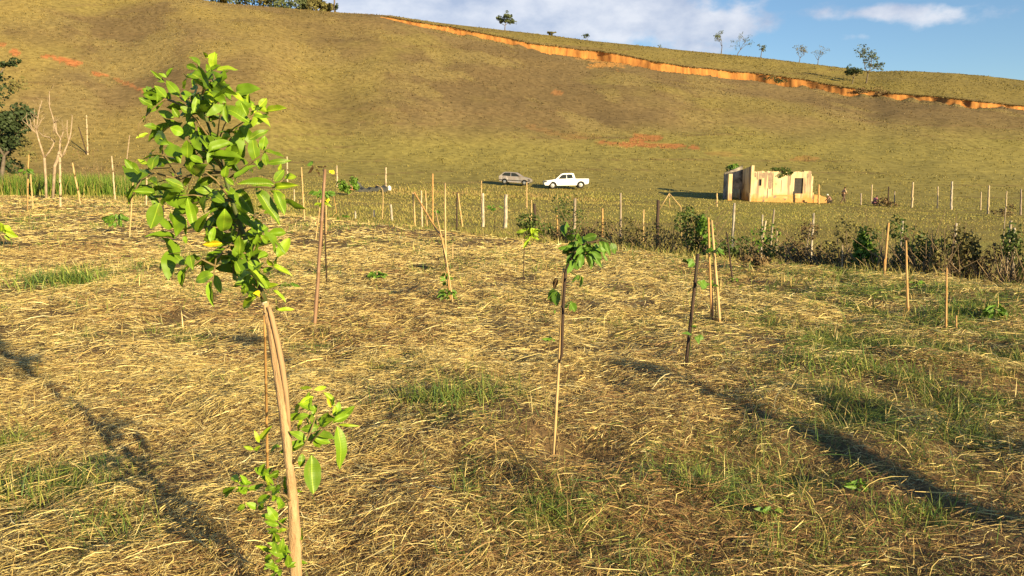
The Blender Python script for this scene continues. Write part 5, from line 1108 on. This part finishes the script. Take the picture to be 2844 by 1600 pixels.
# ------------------------------------------------------------------ people
M_skin = mat('skin', (.34, .19, .12), rough=.6, var=.15, scale=6)
def skinned(name, joints, edges, material, parent):
    names = list(joints); me = bpy.data.meshes.new(name)
    me.from_pydata([joints[k][0] for k in names], [(names.index(a), names.index(b)) for a, b in edges], []); me.update()
    o = bpy.data.objects.new(name, me); C.objects.link(o); o.parent = parent
    md = o.modifiers.new('skin', 'SKIN'); md.use_smooth_shade = True
    for i, k in enumerate(names):
        sv = me.skin_vertices[0].data[i]; r = joints[k][1]; sv.radius = (r, r) if not hasattr(r, '__len__') else r; sv.use_root = (i == 0)
    sb = o.modifiers.new('sub', 'SUBSURF'); sb.levels = 1; sb.render_levels = 2
    me.materials.append(material); return o
def person(loc, J, label, shirt, trousers, hair, hat=None, rot=0):
    th = thing('person', loc, label, 'person', 'people working in the pasture'); th.rotation_euler = (0, 0, rot)
    E = [('pelvis', 'waist'), ('waist', 'chest'), ('chest', 'neck'), ('neck', 'head'), ('head', 'crown')]
    for s in 'LR':
        E += [('chest', 'sh' + s), ('sh' + s, 'el' + s), ('el' + s, 'wr' + s), ('wr' + s, 'ha' + s), ('pelvis', 'hip' + s), ('hip' + s, 'kn' + s), ('kn' + s, 'an' + s), ('an' + s, 'toe' + s)]
    R = dict(pelvis=.12, waist=.115, chest=.13, neck=.05, head=.085, crown=.07)
    for s in 'LR': R.update({'sh' + s: .065, 'el' + s: .045, 'wr' + s: .032, 'ha' + s: .035, 'hip' + s: .085, 'kn' + s: .06, 'an' + s: .042, 'toe' + s: .035})
    skinned('body', {k: (J[k], R[k]) for k in J}, E, M_skin, th)
    def sub(keys, extra, grow, nm, mt): skinned(nm, {k: (J[k], R[k] + grow) for k in keys}, [e for e in E if e[0] in keys and e[1] in keys], mt, th)
    sub(['waist', 'chest', 'shL', 'shR', 'elL', 'elR'], 0, .02, 'shirt', mat('shirt_cloth', shirt, rough=.9, var=.2, scale=8))
    sub(['pelvis', 'hipL', 'hipR', 'knL', 'knR', 'anL', 'anR'], 0, .016, 'trousers', mat('trouser_cloth', trousers, rough=.9, var=.2, scale=8))
    hd = Vector(J['crown']); m = MB()
    vs = []; n = 12
    for i in range(6):
        ph = math.pi / 2 * i / 5
        for j in range(n): vs.append(th.location + hd + Vector((.115 * math.cos(ph) * math.cos(2 * math.pi * j / n), .115 * math.cos(ph) * math.sin(2 * math.pi * j / n) + .01, -.05 + .13 * math.sin(ph))))
    m.add(vs, [(i * n + j, i * n + (j + 1) % n, (i + 1) * n + (j + 1) % n, (i + 1) * n + j) for i in range(5) for j in range(n)])
    m.build('hat' if hat else 'hair', mat('head_cover', hat or hair, rough=.9, var=.2), th, smooth=True)
    return th
stand = dict(pelvis=(0, 0, .90), waist=(.01, 0, 1.05), chest=(.03, 0, 1.26), neck=(.05, 0, 1.42), head=(.09, 0, 1.52), crown=(.10, 0, 1.60),
             shL=(.03, .17, 1.36), elL=(-.08, .22, 1.12), wrL=(.08, .20, .95), haL=(.13, .19, .90), shR=(.03, -.17, 1.36), elR=(.12, -.22, 1.12), wrR=(.26, -.16, 1.05), haR=(.32, -.14, 1.04),
             hipL=(0, .09, .86), knL=(.20, .10, .50), anL=(.30, .10, .09), toeL=(.42, .11, .03), hipR=(0, -.09, .86), knR=(-.12, -.10, .48), anR=(-.36, -.10, .12), toeR=(-.26, -.11, .03))
crouch = dict(pelvis=(0, 0, .32), waist=(.06, 0, .48), chest=(.18, 0, .66), neck=(.27, 0, .79), head=(.34, 0, .86), crown=(.37, 0, .93),
              shL=(.20, .17, .72), elL=(.36, .20, .52), wrL=(.50, .14, .36), haL=(.56, .12, .30), shR=(.20, -.17, .72), elR=(.36, -.20, .52), wrR=(.50, -.14, .36), haR=(.56, -.12, .30),
              hipL=(.02, .10, .30), knL=(.36, .16, .48), anL=(.16, .15, .09), toeL=(.30, .16, .03), hipR=(.02, -.10, .30), knR=(.36, -.16, .46), anR=(.16, -.15, .09), toeR=(.30, -.16, .03))
def gp(px, Y): x = at(px, 560, Y).x; return gpt(x, Y)
person(gp(2342, 77), stand, 'person in a light shirt and dark trousers walking in the pasture', (.55, .42, .27), (.13, .085, .06), (.05, .03, .02), rot=math.radians(12))
person(gp(2308, 76), crouch, 'person with a white hat crouching beside the low broken wall', (.34, .20, .15), (.10, .075, .06), None, hat=(.85, .80, .70), rot=math.radians(165))
person(gp(2427, 76), crouch, 'person in pink clothes crouching at the right', (.62, .22, .27), (.22, .09, .11), (.05, .03, .03), rot=math.radians(20))
# ------------------------------------------------------------------ bushes along the fence
def bush(px, py, wpx, hpx, label, lm, n, Y=None, leaf=.06, twigs=40, tm=None, name='bush', group='brush along the old fence', lumps=7, tl=1.0):
    b = foot(px, py, Y); s = b.y / F; W = wpx * s / 2 * 1.15; H = max(at(px, py - hpx, b.y).z - b.z, .3 * hpx * s) * .98
    th = thing(name, b, label, 'bush', group)
    V, Fq, lc, lr = leafcloud(None, b + Vector((0, 0, H * .46)), (W * .95, W * .7, H * .50), int(n * 1.35), leaf, lumps=lumps)
    gz = terr(V[:, 0], V[:, 1]); V[:, 2] = np.maximum(V[:, 2], gz - .02)
    np_mesh('foliage', V - np.array(b), Fq, lm, parent=th)
    m = MB()
    for k in range(int(twigs * .55)):
        a = random.uniform(0, 6.28); r = random.random() ** .5
        p0 = b + Vector((math.cos(a) * r * W * .5, math.sin(a) * r * W * .4, -.05)); h = H * random.uniform(.5, 1.15) * tl
        p2 = p0 + Vector((random.gauss(0, .75) * W, random.gauss(0, .5) * W, h * random.uniform(.4, 1))); p1 = p0.lerp(p2, .5) + Vector((random.gauss(0, .1), random.gauss(0, .1), 0)) * H
        m.tube([p0, p1, p2], [.012, .009, .004], 4, cap=False)
    m.build('twigs', tm or M_twigd, th)
    return th
bush(1560, 655, 120, 95, 'large dark thorny bush between two fence posts', M_leafA, 900, Y=21.3, leaf=.05, twigs=130)
bush(1580, 640, 80, 60, 'olive crown on the right of the large dark bush', M_leafA, 420, Y=21.6, leaf=.06, twigs=20)
bush(1480, 655, 110, 55, 'low green bush left of the large dark bush', M_leafA, 700, Y=21.2, leaf=.07, twigs=25)
bush(1650, 662, 90, 50, 'low mixed bush right of the large dark bush', M_leafB, 420, Y=20.2, leaf=.06, twigs=50)
bush(1725, 668, 110, 70, 'brown scrub round the slim grey fence post', M_leafO, 520, Y=19.2, leaf=.06, twigs=70)
bush(1780, 665, 80, 60, 'olive scrub behind the wavy cane', M_leafO, 420, Y=19.2, leaf=.07, twigs=40)
bush(1835, 690, 110, 85, 'dry scrub round the burnt black post', M_leafO, 520, Y=17.8, leaf=.05, twigs=90)
bush(1938, 690, 100, 120, 'dark upright bush right of the cane gate frame', M_leafA, 800, Y=17.0, leaf=.06, twigs=100)
bush(1955, 680, 50, 100, 'green leafy shoot on the dark upright bush', M_leafG, 260, Y=16.6, leaf=.08, twigs=8)
bush(2060, 715, 100, 70, 'green scrub at the foot of the straight white post', M_leafA, 520, Y=15.9, leaf=.06, twigs=60)
bush(2130, 705, 110, 75, 'green and brown scrub below the ruined house', M_leafG, 420, Y=15.8, leaf=.06, twigs=70)
bush(2225, 715, 120, 85, 'dark brown brush heap below the walking person', M_leafB, 900, Y=15.2, leaf=.05, twigs=110)
bush(2105, 748, 70, 42, 'small dark brush heap at the foot of the leaning pale stick', M_leafB, 380, leaf=.05, twigs=60)
bush(2310, 725, 110, 105, 'olive green bush left of the bright green vine', M_leafO, 620, Y=14.6, leaf=.07, twigs=70)
bush(2388, 715, 60, 80, 'bright green vine clump in the brush', M_leafG, 420, Y=14.0, leaf=.09, twigs=10)
bush(2400, 740, 130, 90, 'dark scrub under the bright green vine', M_leafA, 700, Y=14.0, leaf=.06, twigs=90)
bush(2490, 745, 120, 125, 'dark straggly bush behind the leaning orange cane', M_leafA, 900, Y=13.4, leaf=.05, twigs=150)
bush(2570, 760, 130, 130, 'broad dark bush left of the tallest vine bush', M_leafA, 900, Y=12.9, leaf=.05, twigs=140)
bush(2645, 770, 110, 170, 'tallest vine covered bush at the right', M_leafO, 1000, Y=12.4, leaf=.06, twigs=120)
bush(2720, 765, 100, 90, 'dry brown grassy scrub left of the right edge', M_leafB, 420, Y=12.4, leaf=.05, twigs=120)
bush(2815, 790, 100, 150, 'dark bush wrapping the posts at the right edge', M_leafA, 800, Y=11.8, leaf=.05, twigs=120)
bush(2455, 568, 60, 18, 'low dark brush pile right of the crouching person in pink', M_leafB, 200, Y=75, leaf=.2, twigs=20, group='brush in the pasture')
bush(2790, 583, 40, 12, 'low dark brush pile in the pasture at far right', M_leafB, 120, Y=60, leaf=.15, twigs=20, group='brush in the pasture')
bush(2400, 620, 90, 36, 'pile of dry leaning branches above the bright green vine', M_leafB, 80, Y=22, leaf=.06, twigs=60, group='brush in the pasture')
bush(968, 530, 40, 34, 'bright green shrub left of the dark sheet heap', M_leafG, 420, Y=64, leaf=.22, twigs=10, group='brush in the pasture', name='shrub')
bush(265, 478, 150, 60, 'bare brown thicket behind the green reeds', M_leafB, 300, Y=60, leaf=.14, twigs=160, group='brush in the pasture', name='thicket')

# ------------------------------------------------------------------ trees
def limbs(m, p, d, L, r, depth, tips, spread=.6, up=.25, bend=.12, shrink=.68, kids=(2, 3), sides=6):
    """tapered, forking limbs; tips collects the ends"""
    pts = [p]; q = p.copy(); dd = d.copy(); n = 4
    for k in range(n):
        dd = (dd + Vector((random.gauss(0, bend), random.gauss(0, bend), random.gauss(0, bend) + up * .06))).normalized(); q = q + dd * L / n; pts.append(q.copy())
    m.tube(pts, [r * (1 - .42 * k / n) for k in range(n + 1)], sides)
    if depth == 0: tips.append((q, dd)); return
    for k in range(random.randint(*kids)):
        nd = (dd + Vector((random.gauss(0, spread), random.gauss(0, spread), random.gauss(up, .3)))).normalized()
        limbs(m, q if k else pts[-1], nd, L * shrink * random.uniform(.75, 1.2), r * .56, depth - 1, tips, spread, up, bend, shrink, kids, max(4, sides - 1))
def tree_at(base, H, label, lm, name='tree', leaves=500, leaf=.35, depth=3, spread=.6, group=None, trunk=.16, bark=None, clump=.9, r0=None, cat='tree', dirn=(0, 0, 1), kids=(2, 3)):
    th = thing(name, base, label, cat, group); m = MB(); tips = []
    limbs(m, base - Vector((0, 0, .3)), Vector(dirn).normalized(), H * .34, (r0 or H * .028) * 1.25, depth, tips, spread, kids=kids, shrink=.78)
    m.build('trunk', bark or M_treebark, th, smooth=True)
    if leaves:
        vs, fs = [], []; o = 0; per = max(5, int(leaves * 1.5) // len(tips))
        for q, d in tips:
            V, Fq, _, _ = leafcloud(None, q, (clump,) * 3, per, leaf, lumps=3, squash=.7); vs.append(V); fs.append(Fq + o); o += len(V)
        np_mesh('crown', np.concatenate(vs) - np.array(base), np.concatenate(fs), lm, parent=th)
    return th
def ridge_pt(px, back=0.0):
    u, _ = px_to_ut(np.array([float(px)]), np.array([150.0])); yv = np.linspace(180, 300, 500); z = hill_z(np.full(500, u[0]), yv)
    k = np.argmax((z - CAMZ) / yv); y = yv[k] + back
    return Vector((u[0] * y, y, float(hill_z(u, np.array([y]))[0])))
GR = 'trees on the ridge'
random.seed(21)
tree_at(ridge_pt(1402, 2), 5.8, 'bushy green tree alone on the ridge under the cloud bank', M_leafT, leaves=1100, leaf=.42, spread=.75, clump=1.1, group=GR, kids=(3, 3))
tree_at(ridge_pt(1530, 4), 2.2, 'small pale bush on the ridge right of the lone green tree', M_leafO, leaves=260, leaf=.4, clump=.9, group=GR, depth=2)
tree_at(ridge_pt(1628, 4), 2.7, 'small scraggy tree second right of the lone green tree', M_leafD, leaves=110, leaf=.4, clump=.6, group=GR, dirn=(.4, 0, 1))
tree_at(ridge_pt(1832, 6), 2.2, 'tiny bare shrub top on the ridge left of the bare trees', M_leafT, leaves=40, leaf=.3, clump=.5, group=GR, depth=2)
tree_at(ridge_pt(2003, 1), 8.2, 'leftmost and tallest of the five sparse ridge trees', M_leafT, leaves=260, leaf=.32, clump=.85, group=GR, kids=(2, 3), r0=.16, spread=.75, depth=4)
tree_at(ridge_pt(2048, 2), 7.2, 'second of the five sparse ridge trees from the left', M_leafT, leaves=200, leaf=.3, clump=.8, group=GR, r0=.14, spread=.75, depth=4)
tree_at(ridge_pt(2113, 1), 6.0, 'wide forked tree in the middle of the five ridge trees', M_leafT, leaves=200, leaf=.34, clump=.7, group=GR, spread=.9, r0=.14)
tree_at(ridge_pt(2221, 1), 5.4, 'fourth sparse ridge tree with a fine rounded head', M_leafO, leaves=90, leaf=.26, clump=.6, group=GR, kids=(3, 3), r0=.13, spread=.7, depth=4)
tree_at(ridge_pt(2273, 1), 5.6, 'rightmost leafless tree of the five on the ridge', M_leafO, leaves=40, leaf=.26, clump=.5, group=GR, spread=.8, r0=.13, depth=4)
def slope_pt(px, py): return at(px, py)
tb = slope_pt(2405, 232)
tree_at(tb, 9.5, 'large sparse grey green tree above the eroded bank', M_leafT, leaves=700, leaf=.4, clump=1.1, group=None, depth=4, spread=.7, dirn=(.25, 0, 1), r0=.2)
tree_at(slope_pt(2365, 232) + Vector((0, -.6, 0)), 4.6, 'darker low bush left under the large sparse tree', M_leafD, leaves=700, leaf=.42, clump=1.1, name='bush', cat='bush', kids=(3, 3))
for i, (px, py, w, lab) in enumerate(((2385, 256, 50, 'left dark scrub on the lip of the eroded bank'), (2440, 266, 45, 'right dark scrub on the lip of the eroded bank'), (2155, 226, 40, 'dark scrub in the notch of the eroded bank'))):
    b = at(px, py - 6); th = thing('scrub', b, lab, 'bush', 'scrub on the bank'); s = b.y / F
    V, Fq, _, _ = leafcloud(None, b + Vector((0, -1.2, -.2)), (w * s * .7, .8, .9), 320, .38); np_mesh('foliage', V - np.array(b), Fq, M_leafB if i != 2 else M_leafD, parent=th)
# grove at the top left behind the hill shoulder
GT = 'grove on the hilltop'
for px, H, lm, lab, lv in ((625, 6.0, M_leafO, 'olive tree at the left end of the hilltop grove', 900), (690, 9, M_leafT, 'grey green tree second in the hilltop grove', 1200), (745, 7, M_leafO, 'thin pale tree in the hilltop grove', 400), (790, 10, M_leafT, 'tall grey green tree in the middle of the hilltop grove', 1500),
                           (838, 8.5, M_leafT, 'fourth grey green tree of the hilltop grove', 1500), (885, 7.5, M_leafO, 'olive tree leaning out at the right of the hilltop grove', 1300), (912, 5.0, M_leafO, 'low rounded olive tree near the right end of the hilltop grove', 900)):
    b = ridge_pt(px, 6)
    th = thing('grove_tree', b, lab, 'tree', GT); m = MB(); tips = []; limbs(m, b - Vector((0, 0, .3)), Vector((0, 0, 1)), H * .35, H * .03, 2, tips); m.build('trunk', M_treebark, th, smooth=True)
    V, Fq, _, _ = leafcloud(None, b + Vector((0, 0, H * .42)), (H * .48, H * .45, H * .42), int(lv * 1.7), .62, lumps=10); np_mesh('crown', V - np.array(b), Fq, lm, parent=th)
b = ridge_pt(935, 1)
th = thing('hilltop_tree', b, 'dark tall tree at the right end of the hilltop grove, crown cut by the frame', 'tree'); m = MB(); tips = []
random.seed(4); limbs(m, b - Vector((0, 0, .3)), Vector((-.15, 0, 1)), 4.6, .34, 3, tips, .7); m.build('trunk', M_treebark, th, smooth=True)
vs, fs, o = [], [], 0
for q, d in tips:
    V, Fq, _, _ = leafcloud(None, q, (1.2, 1.2, .9), 120, .45, lumps=3); vs.append(V); fs.append(Fq + o); o += len(V)
V, Fq, _, _ = leafcloud(None, b + Vector((.2, 0, 1.6)), (.7, .7, 1.2), 160, .4); vs.append(V); fs.append(Fq + o)
np_mesh('crown', np.concatenate(vs) - np.array(b), np.concatenate(fs), M_leafD, parent=th)
# dark tree at the left edge
b = gpt(at(5, 500, 58).x, 58.0)
th = thing('dark_tree', b, 'dark dense tree cut by the left edge behind the reeds', 'tree'); m = MB(); tips = []
random.seed(9); limbs(m, b - Vector((0, 0, .3)), Vector((-.05, 0, 1)), 3.2, .2, 3, tips, .6); m.build('trunk', M_treebark, th, smooth=True)
vs, fs, o = [], [], 0
for px, py, rx, rz, nn in ((30, 335, 55, 45, 900), (10, 400, 60, 55, 1100), (15, 455, 45, 45, 700), (-60, 360, 80, 90, 900), (65, 320, 28, 24, 260), (-50, 260, 70, 70, 500)):
    cpt = at(px, py, 58 + random.gauss(0, .6)); s = 58 / F
    V, Fq, _, _ = leafcloud(None, cpt, (rx * s, rx * s * .9, rz * s), nn, .24, lumps=7); vs.append(V); fs.append(Fq + o); o += len(V)
for px, py, rx, rz, nn in ((20, 180, 32, 14, 220), (-10, 205, 20, 16, 120)):
    cpt = at(px, py, 58); s = 58 / F; V, Fq, _, _ = leafcloud(None, cpt, (rx * s, rx * s, rz * s), nn, .24, lumps=5); vs.append(V); fs.append(Fq + o); o += len(V)
np_mesh('crown', np.concatenate(vs) - np.array(b), np.concatenate(fs), M_leafD, parent=th)
m = MB(); m.tube([at(-40, 300, 58), at(-20, 230, 58), at(15, 185, 58)], [.12, .08, .03], 6); m.tube([at(-40, 420, 58), at(-40, 300, 58)], [.2, .12], 6); m.build('limb', M_treebark, th, smooth=True)
V, Fq, _, _ = leafcloud(None, at(50, 245, 57.5), (.6, .5, .7), 130, .2); V2, F2, _, _ = leafcloud(None, at(62, 410, 57.5), (.7, .5, .8), 200, .2)
np_mesh('pale_foliage', np.concatenate([V, V2]) - np.array(b), np.concatenate([Fq, F2 + len(V)]), M_leafO, parent=th)
# the two bare bleached trees
def bare_tree(Y, lines, label):
    b = foot(lines[0][0][0], lines[0][0][1], Y); th = thing('bare_tree', b, label, 'tree', 'bleached bare trees')
    for i, ln in enumerate(lines):
        m = MB(); s = Y / F; k = len(ln)
        pts = [at(x, y, Y) for x, y, _ in ln]
        if i == 0: pts[0] = b - Vector((0, 0, .2))
        m.tube(pts, [w * s / 2 * .82 for _, _, w in ln], 7)
        if i and k > 2:
            for _ in range(5):
                q = pts[random.randrange(1, k)]; d = Vector((random.gauss(0, .5), random.gauss(0, .5), random.uniform(.3, 1))).normalized(); L = random.uniform(.25, .8)
                m.tube([q, q + d * L * .5 + Vector((random.gauss(0, .05), 0, 0)), q + d * L], [.012, .009, .005], 4)
        m.build('trunk' if i == 0 else 'branch', M_bone, th, smooth=True)
Cq = lambda pts: [(x / 3.15, 140 + y / 3.15, w) for x, y, w in pts]
bare_tree(48, [Cq([(400, 1270, 8), (402, 1150, 8), (395, 1040, 8), (388, 940, 8)]), Cq([(388, 940, 7), (360, 850, 6), (335, 770, 5.5), (318, 700, 5)]), Cq([(388, 940, 6), (430, 890, 5.5), (460, 840, 5), (475, 800, 4)]), Cq([(475, 800, 4), (430, 760, 3), (380, 750, 3), (340, 715, 2.5)]),
               Cq([(318, 700, 4), (330, 600, 3.5), (345, 510, 3), (368, 440, 2.5)]), Cq([(318, 700, 4), (300, 640, 3), (298, 590, 2.5)]), Cq([(310, 720, 3.5), (275, 670, 3), (262, 605, 2.5)]), Cq([(300, 715, 3), (240, 650, 2.5), (195, 610, 2)]), Cq([(320, 690, 3), (350, 640, 2), (360, 615, 1.5)])], 'left of two bare bleached trees behind the reeds, forked low')
bare_tree(47, [Cq([(440, 1090, 9), (480, 1010, 10), (505, 950, 10), (522, 880, 9)]), Cq([(522, 880, 7), (525, 820, 6), (530, 770, 5.5)]), Cq([(530, 770, 4.5), (495, 720, 4), (488, 630, 2.5)]), Cq([(490, 720, 4), (475, 640, 3.5), (455, 560, 3), (432, 490, 3), (432, 360, 2.2)]), Cq([(530, 770, 4), (545, 740, 3), (552, 710, 2)]),
               Cq([(545, 930, 6), (570, 870, 5.5), (600, 800, 5), (618, 730, 4), (628, 640, 3), (632, 570, 2)]), Cq([(600, 790, 3.5), (585, 700, 3), (588, 610, 2)]), Cq([(522, 900, 7), (535, 920, 7), (545, 935, 6.5)]), Cq([(470, 720, 3), (470, 640, 2), (468, 590, 1.5)])], 'right of two bare bleached trees behind the reeds, slanting trunk')
# vine shoot on the right bare tree and a leaning dry stick at the slope
b = at(1, 440, 60)
m = MB(); m.tube([gpt(at(335, 400, 80).x, 80), at(360, 376, 80)], [.06, .04], 5); tag(m.build('dry_stick', M_bone, None), 'pale dry stick lying on the slope left of the citrus crown', 'stick')

# ------------------------------------------------------------------ what stands right of the picture and throws the long shadow across it
B = gpt(2.85, 2.2)
th = thing('leaning_tree', B, 'slender leaning tree outside the right edge, its shadow crossing the straw', 'tree'); m = MB()
tip = Vector((at(1700, 1020).x, at(1700, 1020).y, 0)); hz_ = 1.75
k = hz_ / math.tan(SUN_EL); topp = Vector((tip.x + math.sin(SUN_AZ) * k, tip.y - math.cos(SUN_AZ) * k, hz_))
m.tube([B - Vector((0, 0, .2)), B.lerp(topp, .35) + Vector((-.05, 0, .05)), B.lerp(topp, .7) + Vector((.03, 0, .04)), topp], [.085, .08, .08, .075], 10)
m.build('trunk', M_treebark, th, smooth=True)
V, Fq, _, _ = leafcloud(None, topp, (.16, .16, .12), 40, .10, lumps=3); np_mesh('crown', V - np.array(B), Fq, M_leafA, parent=th)

b = gpt(4.75, 2.05); th = thing('shrub', b, 'leafy shrub outside the right edge, shading the straw', 'bush')
V, Fq, _, _ = leafcloud(None, b + Vector((0, 0, .7)), (.40, .35, .30), 170, .10, 77); np_mesh('foliage', V - np.array(b), Fq, M_leafA, parent=th)
m = MB(); m.tube([b - Vector((0, 0, .1)), b + Vector((.03, 0, .5)), b + Vector((0, .03, .9))], [.03, .022, .01], 6); m.build('stem', M_treebark, th, smooth=True)
